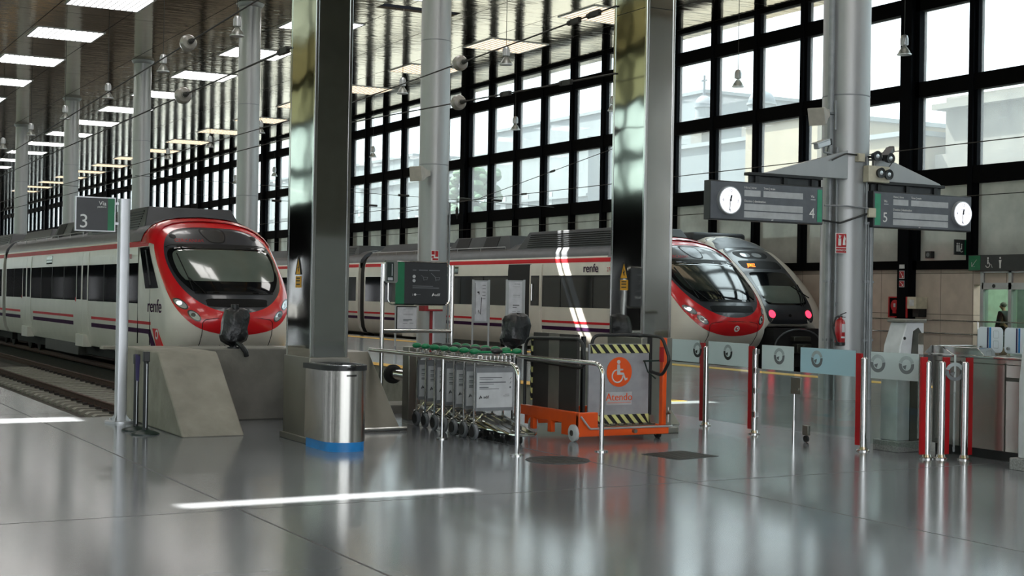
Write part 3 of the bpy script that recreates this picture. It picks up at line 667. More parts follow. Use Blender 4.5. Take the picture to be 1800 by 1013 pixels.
# ------------------------------------------------------------------ white diesel train with dark front
def express(xc):
    half = [(0, .75), (1.0, .72), (1.2, .5), (1.3, -.1), (1.5, -.1), (1.58, .5), (1.6, 1.2), (1.58, 2.2), (1.5, 2.9), (1.34, 3.4), (1.05, 3.72), (.6, 3.88), (0, 3.93)]
    prof = [(-.3, 37.1), (.6, 36.95), (1.2, 37.0), (1.8, 37.4), (2.6, 38.3), (3.0, 38.85), (3.5, 39.6), (3.93, 40.4)]
    N = Nose(xc, half, prof, .75, (0, 1.9), 4)
    t = thing('diesel_train', 'white diesel train with a sloping dark front and red tail lamps by the glazing', 'train', (xc, 36.8, RAILZ))
    m = MB(); N.skin(m, n=84, back=42); obj('cab_shell', m, 'white', t)
    o = [p for p in N.out]
    side = [(xc+u, z) for u, z in o]
    m = MB(); b2 = [(1.3, -.1)]+[p for p in half if p[1] > .3 and p[0] > 1.55]+[(1.5, 2.9), (1.34, 3.4), (1.05, 3.72), (.6, 3.88), (0, 3.93)]; b2 = b2+[(-u, z) for u, z in reversed(b2) if u > 0]
    m.prism([(xc+u, z) for u, z in b2], 'y', 42, 84); obj('car_body', m, 'white', t)
    mask = [(0, 3.5), (.75, 3.46), (.98, 3.3), (1.0, 2.8), (.98, 2.2), (1.0, 1.5), (.98, 1.08), (.86, .9), (.5, .86), (0, .86)]
    m = MB(); N.patch(m, mask, None, .01, 12); obj('dark_front', m, 'trdark', t)
    m = MB(); N.patch(m, [(0, 3.92), (.6, 3.86), (1.04, 3.7), (1.3, 3.42), (1.2, 3.36), (.7, 3.46), (0, 3.5)], None, .013, 6); obj('roof_brow', m, 'trgrey', t)
    m = MB(); N.patch(m, [(0, 2.62), (.66, 2.6), (.82, 2.5), (.88, 2.05), (.88, 1.66), (.78, 1.53), (.4, 1.5), (0, 1.5)], None, .016, 10); obj('windscreen', m, 'trglass', t)
    m = MB(); N.patch(m, [(0, 2.15), (.6, 2.14), (.84, 2.1), (.83, 1.68), (.7, 1.58), (.3, 1.56), (0, 1.56)], None, .02, 6); obj('windscreen_reflection', m, 'reflgrey', t)  # reflection on the lower windscreen painted as a grey-green patch
    m = MB(); N.patch(m, [(0, 3.02), (.75, 3.0), (.85, 2.88), (.75, 2.74), (0, 2.73)], None, .016, 5); ds = obj('destination_window', m, 'gasket', t)
    tx = text('destination_text', 'JEREZ', .17, 'amber', (xc-.66, N.y(-.3, 2.84)-.12, 2.8), parent=ds, sx=.8); tx.rotation_euler[0] = R(60)
    m = MB(); N.patch(m, [(0, 3.36), (.6, 3.33), (.72, 3.22), (.5, 3.1), (0, 3.09)], None, .016, 5); lb = obj('lamp_cluster', m, 'gasket', t)
    m = MB(); N.patch(m, ell(-.25, 3.22, .2, .08), None, .022, 3, False, 24); N.patch(m, ell(.25, 3.22, .2, .08), None, .022, 3, False, 24); obj('lamp_lens', m, 'lampgl', lb)
    for s_ in (-1, 1):
        m = MB(); N.patch(m, ell(s_*.78, 1.2, .17, .17, rot=.5*s_), None, .016, 4, False, 32); h = obj('tail_lamp', m, 'chromed', t)
        m = MB(); N.patch(m, ell(s_*.78, 1.2, .13, .13, rot=.5*s_), None, .024, 4, False, 32); obj('lens', m, 'redlamp', h)
    m = MB(); N.patch(m, ell(0, 1.15, .06, .05), None, .02, 3, False, 20); obj('horn_cover', m, 'gasket', t)
    m = MB(); m.tube([N.pt(.55, 1.48, .06), N.pt(.7, 1.8, .06), N.pt(.8, 2.15, .05)], .022, 6); m.tube([N.pt(.65, 1.48, .06), N.pt(.85, 1.9, .06), N.pt(.95, 2.2, .05)], .016, 6); m.tube([N.pt(.6, 2.15, .05), N.pt(1.1, 1.75, .05)], .02, 6); obj('wiper', m, 'gasket', t)
    # coupler recess under the front
    m = MB(); m.box(xc-1.05, xc+1.05, 36.6, 39, -.55, .72); obj('coupler_recess', m, 'seamblk', t)
    m = MB(); m.box(xc-.3, xc+.3, 36.3, 36.7, -.1, .22); m.box(xc-.36, xc+.36, 36.4, 36.7, .3, .46); m.cyl((xc-.05, 36.15, .05), (xc-.05, 36.35, .05), .13, n=16); obj('coupler', m, 'darksteel', t, .02)
    m = MB(); m.tube([(xc+1.02*cos(a), 36.59, .1+.6*sin(a)) for a in [pi*i/14 for i in range(15)]], .03, 6); obj('recess_lip', m, 'trgrey', t)
    m = MB(); m.box(xc-1.2, xc+1.2, 41, 83.6, 3.7, 4.05); obj('roof_unit', m, 'roofblk', t, .1)
    m = MB(); m.box(xc-1.606, xc-1.4, 43, 83, 1.4, 2.3); obj('window_band', m, 'trglass', t)
    for yb in (41.6, 58, 64, 80):
        m = MB(); m.box(xc-1.15, xc+1.15, yb-1.4, yb+1.4, -.42, -.12); b_ = obj('bogie', m, 'under', t)
        for s_ in (-.95, .95):
            for sx in (-.835, .835):
                q = MB(); q.lathe((xc+sx, yb+s_, RAILZ+.43), [(.1, -.06), (.43, -.06), (.43, .06), (.1, .06)], 20, 'x'); obj('wheel', q, 'wheel', b_)
    return t
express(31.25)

# ================================================================== CONCOURSE
# concrete buffer block and wall at the end of the empty track
t = thing('concrete_buffer', 'rough grey concrete buffer block with a sloped face beside the mirror column', 'buffer block', (4.97, 17.5, 0))
m = MB(); m.prism([(15.97, 0), (17.05, .9), (17.12, .935), (17.7, .935), (18.88, .935), (18.88, 0)], 'x', 4.58, 5.32); obj('wedge', m, 'concrete', t, .02)
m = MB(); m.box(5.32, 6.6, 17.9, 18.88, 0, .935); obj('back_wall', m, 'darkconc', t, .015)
m = MB(); m.box(4.5, 4.58, 18.6, 18.9, .86, .93); m.box(4.3, 4.6, 18.7, 18.9, .9, .935); obj('capping', m, 'concrete', t)
t = thing('steel_buffer', 'dull steel clad sloped buffer block between mirror column and trolleys', 'buffer block', (6.95, 17.5, 0))
m = MB(); m.prism([(15.9, 0), (16.95, .93), (18.88, .93), (18.88, 0)], 'x', 6.61, 7.29); obj('wedge', m, 'dullsteel', t, .012)
m = MB(); m.cyl((6.58, 15.86, .03), (7.34, 15.86, .03), .025, n=12); obj('foot_bar', m, 'chrome', t)
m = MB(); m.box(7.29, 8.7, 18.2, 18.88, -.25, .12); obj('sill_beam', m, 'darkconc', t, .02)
t = thing('hydraulic_buffer', 'steel hydraulic buffer with a round black head pointing at the track', 'buffer', (8.25, 18.3, .52))
m = MB(); m.cyl((8.25, 17.55, .55), (8.25, 18.25, .55), .075, n=20); m.cyl((8.25, 17.3, .55), (8.25, 17.75, .55), .1, n=20); obj('piston', m, 'chrome', t)
m = MB(); m.lathe((8.25, 18.3, .55), [(.0, -.05), (.1, -.05), (.135, -.02), (.135, .03), (.1, .05), (0, .05)], 24, 'y'); obj('head', m, 'rubber', t)
m = MB(); m.box(7.98, 8.16, 17.2, 17.4, 0, .98); m.box(8.1, 8.5, 17.22, 17.38, .3, .75); obj('bracket', m, 'dullsteel', t, .01)
m = MB(); m.box(7.5, 8.75, 18.98, 19.2, -.6, -.32); m.box(7.6, 7.8, 18.98, 19.2, BED, -.6); m.box(8.4, 8.6, 18.98, 19.2, BED, -.6); tag(obj('buffer_beam', m, 'red', bevel=.02), 'red buffer beam below the floor edge behind the trolleys', 'buffer beam')

# mirror columns
def warning(parent, x, y, z, face='-x'):
    k = MB(); w_, h_ = .085, .3
    q = lambda dx, p: [(y+a, z+c) for a, c in p]
    k.prism(q(0, [(-w_, 0), (w_, 0), (w_, .13), (-w_, .13)]), 'x', x-.004, x); k.prism(q(0, [(-w_, .15), (w_, .15), (0, .36)]), 'x', x-.004, x)
    o = obj('warning_sticker', k, 'yel', parent)
    b_ = MB(); b_.prism(q(0, [(.0, .18), (.03, .235), (.008, .235), (.018, .29), (-.022, .225), (-.004, .225), (-.014, .19)]), 'x', x-.006, x-.003)
    for zz in (.03, .07, .1): b_.box(x-.006, x-.003, y-.055, y+.055, z+zz, z+zz+.014)
    for a, c in (((-w_, .15), (w_, .15)), ((w_, .15), (0, .36)), ((0, .36), (-w_, .15))): b_.beam((x-.005, y+a[0], z+a[1]), (x-.005, y+c[0], z+c[1]), .01, .006)
    obj('bolt_symbol', b_, 'inkblk', o)
def mcolumn(x0, x1, y0, y1, zb, label):
    t = thing('mirror_column', label, 'column', ((x0+x1)/2, (y0+y1)/2, 0), 'square mirror clad columns')
    e = .035
    for nm, bx in (('side_sheet', (x0, x0+.02, y0+e, y1-e)), ('front_sheet', (x0+e, x1-e, y0, y0+.02)), ('far_side_sheet', (x1-.02, x1, y0+e, y1-e)), ('back_sheet', (x0+e, x1-e, y1-.02, y1))):
        for z0, z1 in ((zb, 5.31), (5.32, CEIL)):
            k = MB(); k.box(*bx, z0, z1); obj(nm, k, 'mirror', t)
    k = MB(); k.box(x0+.02, x1-.02, y0+.02, y1-.02, zb, CEIL); obj('core', k, 'darksteel', t)
    for x in (x0, x1-e):
        for y in (y0, y1-e): k = MB(); k.box(x-.004, x+e+.004, y-.004, y+e+.004, zb, CEIL); obj('corner_trim', k, 'chrome', t, .006)
    k = MB(); k.box(x0-.02, x1+.02, y0-.02, y1+.02, .06, zb); obj('clad_base', k, 'dullsteel', t, .008)
    k = MB(); k.box(x0-.05, x1+.06, y0-.13, y1+.05, 0, .07); obj('kerb', k, 'dullsteel', t, .008)
    warning(t, x0-.001, y0+.42, 1.74 if x0 < 8 else 1.78)
    return t
mcolumn(5.70, 6.14, 14.88, 15.67, .96, 'square mirror clad column behind the steel litter bin')
mcolumn(9.97, 10.4, 14.62, 15.36, 1.19, 'square mirror clad column behind the orange wheelchair lift')
t = thing('steel_buffer', 'grey steel clad sloped buffer block behind the lift and the mirror column', 'buffer block', (10.8, 16.8, 0))
m = MB(); m.prism([(15.45, 0), (16.5, .93), (18.3, .93), (18.3, 0)], 'x', 10.5, 11.18); obj('wedge', m, 'dullsteel', t, .012)

# covered lamps under black bags
def bagged(x, y, z, w_, h_, label, base, seed):
    t = thing('covered_signal', label, 'covered signal', (x, y, base))
    rnd = random.Random(seed); k = MB(); n = 28; rows = []
    prof = [(.02, 1.0), (.55, .985), (.82, .93), (.95, .8), (1.0, .6), (.97, .4), (1.04, .22), (.9, .08), (.55, .0), (.25, -.05), (.14, -.12)]
    ph = [rnd.uniform(0, 6) for _ in range(4)]
    for r, q in prof:
        row = []
        for i in range(n+1):
            a = 2*pi*i/n; f = 1+.07*sin(5*a+ph[0]+q*3)+.05*sin(9*a+ph[1]-q*5)+.04*sin(3*a+ph[2]+q*7)
            sq = (abs(cos(a))**3.2+abs(sin(a))**3.2)**(-1/3.2)
            row.append((x+w_/2*r*f*sq*cos(a)+.03*(q-.5), y+w_/2*.8*r*f*sq*sin(a), z+h_*q+.012*sin(3*a+ph[3])))
        rows.append(row)
    k.grid(rows); obj('bag', k, 'bag', t)
    k = MB(); k.cyl((x, y, base), (x, y, z+h_*.5), .035, n=12); k.cyl((x, y, base), (x, y, base+.02), .09, n=16); obj('post', k, 'black', t)
    return t
t = bagged(5.83, 18.0, 1.0, .34, .46, 'black bagged signal lamp standing on the concrete wall before the train', .935, 3)
k = MB(); k.tube([(5.83, 17.93, 1.03), (5.88, 17.85, .97), (5.93, 17.83, .9), (5.95, 17.85, .84)], .035, 8); obj('bag_tail', k, 'bag', t)
k = MB(); k.cyl((5.83, 18.0, 1.44), (5.83, 18.0, 1.51), .05, n=12); obj('top_cap', k, 'black', t)
bagged(9.15, 16.4, 1.03, .36, .42, 'black bagged signal lamp behind the luggage trolleys and the lift', 0, 11)

# via 3 sign post
t = thing('platform_sign', 'white post with a charcoal and green sign numbered 3', 'platform sign', (4.36, 18.06, 0))
m = MB(); m.prism(rrect(4.31, 4.45, 18.0, 18.12, .03), 'z', .02, 2.83); obj('post', m, 'alu', t)
m = MB(); m.cyl((4.38, 18.06, 0), (4.38, 18.06, .025), .19, n=24)
for a in range(4):
    c = (4.38+.14*cos(a*pi/2+.8), 18.06+.14*sin(a*pi/2+.8)); m.cyl((*c, .02), (*c, .05), .016, n=8)
for a in range(4): m.add([(4.38+.06*cos(a*pi/2+.8), 18.06+.06*sin(a*pi/2+.8), .025), (4.38+.15*cos(a*pi/2+.8), 18.06+.15*sin(a*pi/2+.8), .025), (4.38+.06*cos(a*pi/2+.8), 18.06+.06*sin(a*pi/2+.8), .13)], [(0, 1, 2)])
obj('base_plate', m, 'alu', t)
m = MB(); m.box(3.77, 4.27, 18.03, 18.09, 2.405, 2.84); obj('sign_frame', m, 'alu', t, .004)
m = MB(); m.box(3.785, 4.17, 18.025, 18.04, 2.42, 2.825); obj('sign_panel', m, 'signblk', t)
m = MB(); m.box(4.17, 4.255, 18.025, 18.04, 2.42, 2.825); obj('green_band', m, 'green', t)
for z in (2.5, 2.75): m = MB(); m.box(4.25, 4.32, 18.045, 18.075, z, z+.03); obj('bracket', m, 'alu', t)
text('numeral', '3', .24, 'txt', (3.815, 18.02, 2.45), parent=t); text('lettering', 'Vía', .075, 'txt', (4.15, 18.02, 2.735), parent=t, align='RIGHT'); text('small_lettering', 'platform', .032, 'txt', (4.15, 18.02, 2.705), parent=t, align='RIGHT')

# retractable belt stands
def stand(x, y, label, h):
    t = thing('belt_stand', label, 'belt barrier post', (x, y, 0), 'belt barrier posts')
    m = MB(); m.lathe((x, y, 0), [(.165, 0), (.165, .012), (.14, .028), (.06, .05), (.0, .055)], 28); obj('base', m, 'dgreen', t)
    m = MB(); m.cyl((x, y, .04), (x, y, h-.1), .03, n=16); obj('tube', m, 'black', t)
    m = MB(); m.box(x-.036, x+.036, y-.036, y+.036, h-.12, h); obj('belt_head', m, 'black', t, .008)
    m = MB(); m.box(x-.004, x+.004, y-.034, y-.03, .08, h-.14); obj('seam_strip', m, 'alu', t)
    return t
stand(4.30, 16.98, 'black belt barrier post with purple belt end, farther of the two by the concrete block', .915)
t = stand(4.29, 16.5, 'black belt barrier post, nearer of the two by the concrete block', .965)
m = MB(); m.prism([(4.225, .62), (4.26, .6), (4.27, .9), (4.215, .93)], 'y', 16.7, 16.71); obj('belt', m, 'purpleb', t)

# litter bin
t = thing('litter_bin', 'brushed steel litter bin with black rim and blue foot', 'litter bin', (5.8, 14.35, 0))
def dshape(x0, x1, y0, y1, g=0, n=12):
    xc, r = (x0+x1)/2, (x1-x0)/2+g
    return [(xc+r*cos(pi+pi*i/n*1.0), y0+r*.95+r*.95*sin(pi+pi*i/n)-g*.0) for i in range(n+1)]+[(x1+g, y1+g), (x0-g, y1+g)]
m = MB(); m.prism(dshape(5.575, 6.05, 13.95, 14.7), 'z', .1, .87); obj('body', m, 'steel', t)
m = MB(); m.prism(dshape(5.575, 6.05, 13.95, 14.7, -.012), 'z', 0, .1); obj('foot_band', m, 'blue', t)
def ring(mb, A, B, z0, z1):
    n = len(A); vs = [(*p, z) for z in (z0, z1) for P in (A, B) for p in P]
    f = []
    for i in range(n):
        j = (i+1) % n; f += [(i, j, 2*n+j, 2*n+i), (n+j, n+i, 3*n+i, 3*n+j), (i, n+i, n+j, j), (2*n+j, 3*n+j, 3*n+i, 2*n+i)]
    mb.add(vs, f)
m = MB(); ring(m, dshape(5.575, 6.05, 13.95, 14.7, .022), dshape(5.575, 6.05, 13.95, 14.7, -.05), .86, .915); m.box(5.6, 6.03, 14.3, 14.36, .87, .905); m.box(5.78, 5.84, 14.36, 14.7, .87, .905); obj('rim', m, 'black', t)
m = MB(); ring(m, dshape(5.575, 6.05, 13.95, 14.7, -.03), dshape(5.575, 6.05, 13.95, 14.7, -.06), .9, .925); obj('rim_insert', m, 'chrome', t)
m = MB(); m.prism(dshape(5.575, 6.05, 13.95, 14.7, -.02), 'z', .8, .82); obj('liner', m, 'rubber', t)

# queue rails flanking the trolleys
def qrail(x, y0, y1, posts, label, h=.955):
    t = thing('guard_rail', label, 'guard rail', (x, y1, 0), 'steel guard rails')
    m = MB(); m.tube(fillet([(x, y0, h), (x, y1, h), (x, y1, .0)], .16, 8), .026, 14); obj('bent_rail', m, 'chrome', t)
    m = MB(); m.lathe((x, y1, 0), [(.075, 0), (.075, .012), (.03, .02)], 20); obj('flange', m, 'chrome', t)
    for y in posts:
        m = MB(); m.cyl((x, y, 0), (x, y, h), .022, n=14); o = obj('post', m, 'chrome', t)
        m = MB(); m.lathe((x, y, 0), [(.07, 0), (.07, .012), (.03, .02)], 20); obj('flange', m, 'chrome', o)
qrail(7.33, 17.0, 13.05, [14.85], 'polished guard rail left of the luggage trolleys, bent down to the floor')
qrail(8.40, 16.9, 13.07, [16.7], 'polished guard rail before the wheelchair lift, bent down to the floor')

# trolley bay sign
t = thing('trolley_sign', 'charcoal notice board with green edge in a tubular steel frame above the trolleys', 'notice board', (8.0, 17.15, 0))
y = 17.15
for x in (7.56, 8.585):
    m = MB(); m.cyl((x, y, 0), (x, y, 2.08), .028, n=14); obj('post', m, 'chrome', t)
m = MB(); m.cyl((7.56, y, 1.19), (8.585, y, 1.19), .026, n=12); obj('crossbar', m, 'chrome', t)
m = MB(); m.tube([(a, y, c) for a, c in rrect(7.64, 8.54, 1.545, 2.115, .07)], .011, 8, True); obj('frame_tube', m, 'chrome', t)
m = MB(); m.box(7.86, 8.49, y-.03, y+.0, 1.555, 2.105); obj('board', m, 'signblk', t)
m = MB(); m.box(7.74, 7.86, y-.03, y+.0, 1.555, 2.105); obj('green_band', m, 'green', t)
m = MB()
for x0, x1, z, h in ((7.98, 8.03, 2.0, .012), (8.07, 8.2, 2.0, .012), (8.22, 8.38, 2.0, .012), (7.98, 8.28, 1.79, .008), (7.98, 8.37, 1.765, .01), (8.04, 8.1, 1.675, .008)): m.box(x0, x1, y-.033, y-.03, z, z+h)
obj('notice_lines', m, 'inkgrey', t)
m = MB()
for z in (1.92, 1.865): m.cyl((8.0, y-.03, z), (8.0, y-.034, z), .022, n=16)
obj('notice_dots', m, 'panelw', t)
for x0 in (8.1, 8.28):
    m = MB(); m.beam((x0, y-.032, 1.94), (x0+.03, y-.032, 1.92), .008, .006); m.beam((x0+.03, y-.032, 1.92), (x0+.045, y-.032, 1.865), .008, .006); m.beam((x0+.03, y-.032, 1.915), (x0+.1, y-.032, 1.915), .006, .006); m.beam((x0+.04, y-.032, 1.88), (x0+.09, y-.032, 1.88), .006, .006); m.beam((x0+.1, y-.032, 1.915), (x0+.09, y-.032, 1.88), .006, .006)
    if x0 > 8.2: m.beam((x0-.03, y-.032, 1.97), (x0+.01, y-.032, 1.935), .014, .006)
    obj('trolley_pictogram', m, 'inkgrey', t)
def amark(mb, x, y, z, s):   # small angular mark before the operator lettering
    mb.prism([(x, z), (x+.45*s, z+s), (x+.6*s, z+.8*s), (x+.35*s, z+.1*s)], 'y', y-.002, y); mb.prism([(x+.5*s, z+.25*s), (x+.72*s, z+.75*s), (x+1.0*s, z+.2*s)], 'y', y-.002, y)
m = MB(); amark(m, 8.265, y-.031, 1.66, .045); obj('operator_mark', m, 'txt', t); text('operator_lettering', 'adif', .05, 'txt', (8.315, y-.034, 1.665), parent=t)
text('small_lettering', 'i ●', .04, 'txt', (7.98, y-.034, 1.665), parent=t)
m = MB(); m.prism(rrect(7.565, 7.745, 1.83, 2.125, .03), 'y', y-.07, y-.03); s_ = obj('coin_display', m, 'chrome', t)
m = MB(); m.box(7.585, 7.685, y-.074, y-.068, 1.85, 2.1); obj('display_screen', m, 'dgreen', s_)
m = MB(); m.box(7.6, 7.67, y-.076, y-.073, 1.862, 1.9); m.box(7.655, 7.665, y-.076, y-.073, 1.92, 2.08); obj('screen_marks', m, 'lcd', s_)

# luggage trolleys, nested
def trolley(x, y, label):
    t = thing('luggage_trolley', label, 'luggage trolley', (x, y, 0), 'nested luggage trolleys')
    hw = .265
    for s_ in (-1, 1):
        xx = x+s_*hw
        m = MB(); m.tube([(xx, y, .19), (xx, y+.0, .6), (xx, y+.0, 1.0)], .014, 10); obj('upright', m, 'chrome', t)
        m = MB(); m.lathe((xx, y, .092), [(.03, -.022), (.062, -.022), (.09, -.016), (.094, 0), (.09, .016), (.062, .022), (.03, .022)], 24, 'x'); wl = obj('wheel', m, 'panelg', t)
        m = MB(); m.lathe((xx-.025, y, .092), [(.0, -.006), (.066, -.006), (.066, .003), (0, .003)], 20, 'x'); m.lathe((xx+.025, y, .092), [(.0, -.003), (.066, -.003), (.066, .006), (0, .006)], 20, 'x'); obj('hub_cap', m, 'black', wl)
        m = MB(); m.tube([(xx-.035, y+.02, .15), (xx-.03, y, .19), (xx+.03, y, .19), (xx+.035, y+.02, .15)], .013, 8); m.tube([(xx+.02, y, .2), (xx+.06*-s_+.03, y-.05, .3)], .009, 6); obj('fork', m, 'chrome', t)
        m = MB(); m.lathe_raw((xx+s_*.02, y-.02, 1.03), [(sin(pi*i/8), -cos(pi*i/8)) for i in range(9)], .05, (1.25, 1.0, .72), 14); obj('end_grip', m, 'knob', t)
    m = MB(); m.cyl((x-hw, y, 1.02), (x+hw, y, 1.02), .016, n=10); obj('handle_bar', m, 'knob', t)
    m = MB(); m.lathe_raw((x+.02, y, 1.03), [(sin(pi*i/8), -cos(pi*i/8)) for i in range(9)], .05, (1.7, .9, .7), 14); obj('brake_grip', m, 'black', t)
    m = MB()   # wire basket
    for z, d in ((.88, .13), (.93, .15), (.98, .17)): m.tube([(a, b_, z) for a, b_ in rrect(x-hw+.02, x+hw-.02, y+.01, y+d, .03, 3)], .004, 5, True)
    for i in range(9): xx = x-hw+.05+i*(2*hw-.1)/8; m.tube([(xx, y+.015, .98), (xx, y+.015, .88), (xx, y+.1, .86), (xx, y+.15, .98)], .003, 5)
    obj('wire_basket', m, 'chrome', t)
    m = MB(); m.box(x-hw+.01, x+hw-.01, y-.014, y+.014, .33, .37); m.box(x-hw+.01, x+hw-.01, y-.014, y+.014, .78, .84); m.box(x-hw+.01, x-hw+.03, y-.012, y+.012, .37, .78); m.box(x+hw-.03, x+hw-.01, y-.012, y+.012, .37, .78); obj('panel_frame', m, 'panelg', t)
    m = MB(); m.box(x-hw+.025, x+hw-.025, y-.012, y+.008, .365, .785); p = obj('advert_panel', m, 'panelw', t)
    m = MB(); yy = y-.0122
    for x0, x1, z, h in ((.06, .36, .715, .011), (.06, .24, .698, .006), (.06, .41, .66, .012), (.06, .25, .642, .006), (.06, .18, .6, .012), (.06, .32, .585, .007), (.4, .46, .52, .005), (.38, .46, .5, .006)): m.box(x-hw+x0, x-hw+x1, yy-.002, yy, z, z+h)
    m.beam((x+hw-.065, yy-.001, .7), (x+hw-.045, yy-.001, .725), .012, .003); m.beam((x+hw-.065, yy-.001, .65), (x+hw-.05, yy-.001, .675), .014, .003); m.cyl((x+hw-.06, yy, .605), (x+hw-.06, yy-.003, .605), .012, n=10)
    obj('panel_print', m, 'inkgrey', p); m = MB(); amark(m, x-hw+.055, yy, .47, .045); obj('operator_mark', m, 'inkblk', p)
    text('operator_lettering', 'adif', .05, 'inkblk', (x-hw+.115, yy-.001, .478), parent=p)
    m = MB()   # luggage platform running forward
    for xx in (-.13, -.02, .09):
        m.prism([(y+.1, .26), (y-.72, .135), (y-.72, .12), (y+.1, .245)], 'x', x+xx-.04, x+xx+.04)
    obj('platform', m, 'chrome', t)
    m = MB(); m.tube([(x-.2, y+.12, .25), (x-.17, y-.7, .12), (x-.1, y-.78, .11), (x+.1, y-.78, .11), (x+.17, y-.7, .12), (x+.2, y+.12, .25)], .013, 8); m.tube([(x-hw, y+.02, .2), (x-.2, y+.12, .25), (x+.2, y+.12, .25), (x+hw, y+.02, .2)], .012, 8); obj('platform_tube', m, 'chrome', t)
    m = MB(); m.lathe((x, y-.62, .05), [(.01, -.015), (.05, -.015), (.05, .015), (.01, .015)], 16, 'x'); obj('front_wheel', m, 'rubber', t)
    return t
tp = None
for i in range(7):
    y = 14.66+.305*i; x = 7.915+.02*i
    lb = ('luggage trolley at the head of the nested row, its white panel fully in view' if i == 0 else 'luggage trolley with green grips, %s behind the head of the nested row' % ORD[i])
    if tp is None: tp = trolley(x, y, lb)
    else: copy_tree(tp, (x, y, 0), lb)

# ------------------------------------------------------------------ wheelchair lift
t = thing('wheelchair_lift', 'orange and grey mobile wheelchair lift with hazard stripes', 'wheelchair lift', (9.3, 14.6, 0))
x0, x1, y0, y1 = 8.66, 9.93, 13.96, 15.35
m = MB(); m.box(x0+.26, x1, y0, y0+.07, .06, .16); obj('front_beam', m, 'orange', t, .008)
m = MB(); m.prism([(y0+.02, .06), (y0+.02, .3), (y0+.1, .34), (y1, .34), (y1, .22), (y1-.25, .22), (y1-.25, .06), (y1-.32, .06), (y1-.32, .2), (y0+.72, .2), (y0+.72, .06), (y0+.64, .06), (y0+.64, .2), (y0+.4, .2), (y0+.4, .06)], 'x', x0, x0+.06); obj('side_frame', m, 'orange', t, .006)
m = MB(); m.box(x0, x0+.26, y0, y0+.07, .06, .34); obj('corner_box', m, 'orange', t, .006)
m = MB(); m.box(x1-.07, x1, y0+.02, y1, .06, .16); m.box(x0+.06, x1-.07, y1-.07, y1, .1, .3); obj('rear_frame', m, 'orange', t, .006)
m = MB(); m.box(x1-.06, x1+.0, y0+.06, y0+.13, .16, 1.21); obj('orange_post', m, 'orange', t, .006)
def stripes(mb_y, mb_b, xa, xb, z0_, z1_, y, n, lean=1):
    # slanted hazard stripes in the plane y
    h = z1_-z0_; p = (xb-xa)/n
    mb_y.box(xa, xb, y, y+.006, z0_, z1_)
    for i in range(-1, n):
        a = xa+i*p; q = [(a+lean*h*.9, z0_), (a+lean*h*.9+p/2, z0_), (a+p/2, z1_), (a, z1_)]
        q = [(min(max(u, xa), xb), z) for u, z in q]
        if q[1][0]-q[0][0]+q[2][0]-q[3][0] > .01: mb_b.prism(q, 'y', y-.003, y)
m = MB(); m.box(8.93, 9.79, y0+.24, y0+.265, .17, 1.13); fp = obj('front_panel', m, 'liftgrey', t, .004)
ya = y0+.233
for za, zb_ in ((1.02, 1.125), (.175, .285)):
    m = MB(); k = MB(); stripes(m, k, 8.95, 9.79, za, zb_, ya, 7); h_ = obj('hazard_tape', m, 'hazy', t); obj('hazard_bars', k, 'inkblk', h_)
m = MB(); m.cyl((9.36, ya+.006, .795), (9.36, ya-.001, .795), .178, n=40); em = obj('round_emblem', m, 'orange', t)
m = MB(); yy = ya-.002   # wheelchair user pictogram
m.cyl((9.345, yy, .915), (9.345, yy-.004, .915), .024, n=16)
m.prism([(9.325, .885), (9.362, .885), (9.368, .835), (9.41, .832), (9.41, .815), (9.368, .812), (9.37, .79), (9.42, .785), (9.45, .715), (9.47, .725), (9.475, .705), (9.44, .69), (9.405, .76), (9.325, .762)], 'y', yy-.004, yy)
m.tube([(9.33+.075*cos(a), yy-.002, .745+.075*sin(a)) for a in [R(100+i*12) for i in range(23)]], .009, 6)
obj('wheelchair_symbol', m, 'panelw', em)
m = MB(); m.box(9.18, 9.545, ya+.002, ya+.007, .4, .555); obj('name_plate', m, 'lcd', t)
text('name_lettering', 'Atendo', .125, 'orange', (9.363, ya-.001, .455), parent=t, align='CENTER'); m = MB(); m.box(9.2, 9.53, ya, ya+.003, .425, .43); obj('name_line', m, 'orange', t)
m = MB(); m.box(8.93, 9.8, y0+.1, y0+.26, .145, .165)
for i in range(8): m.cyl((8.97+i*.115, y0+.16, .175), (9.03+i*.115, y0+.16, .175), .014, n=8)
obj('hinge_rail', m, 'dullsteel', t)
m = MB(); m.tube(fillet([(8.66, y0-.04, .3), (8.78, y0-.05, .155), (9.93, y0-.05, .155), (9.97, y0, .155)], .04), .012, 8); obj('front_bar', m, 'alu', t)
for x in (8.87, 9.82):
    m = MB(); m.box(x-.018, x+.018, y0+.24, y0+.3, .16, 1.22); obj('upright', m, 'black', t, .004)
    m = MB(); m.box(x-.03, x+.03, y0+.2, y0+.3, .14, .27); obj('foot_clamp', m, 'dullsteel', t)
m = MB(); m.box(x0+.09, x0+.13, y0+.22, y1-.14, .33, 1.24); rp = obj('folded_ramp', m, 'ramp', t, .004)
m = MB(); m.box(x0+.083, x0+.09, y0+.62, y0+.86, .335, 1.235); obj('grey_strip', m, 'rampl', t)
m = MB(); k = MB(); yb = y1-.12; m.box(x0+.08, x0+.13, yb, yb+.02, .4, 1.18)
for i in range(6): k.prism([(yb-.001, .42+i*.13), (yb+.021, .46+i*.13), (yb+.021, .52+i*.13), (yb-.001, .48+i*.13)], 'x', x0+.077, x0+.132)
obj('ramp_edge_tape', m, 'hazy', t); obj('ramp_edge_bars', k, 'inkblk', t)
for xa in (x0+.03,):
    m = MB(); m.tube(fillet([(xa, y1-.05, .34), (xa, y1-.05, 1.17), (xa, y0+.0, 1.2), (xa, y0-.06, .88), (xa, y0+.08, .86), (xa, y1-.05, .9)], .17, 7), .02, 10); obj('side_handrail', m, 'black', t)
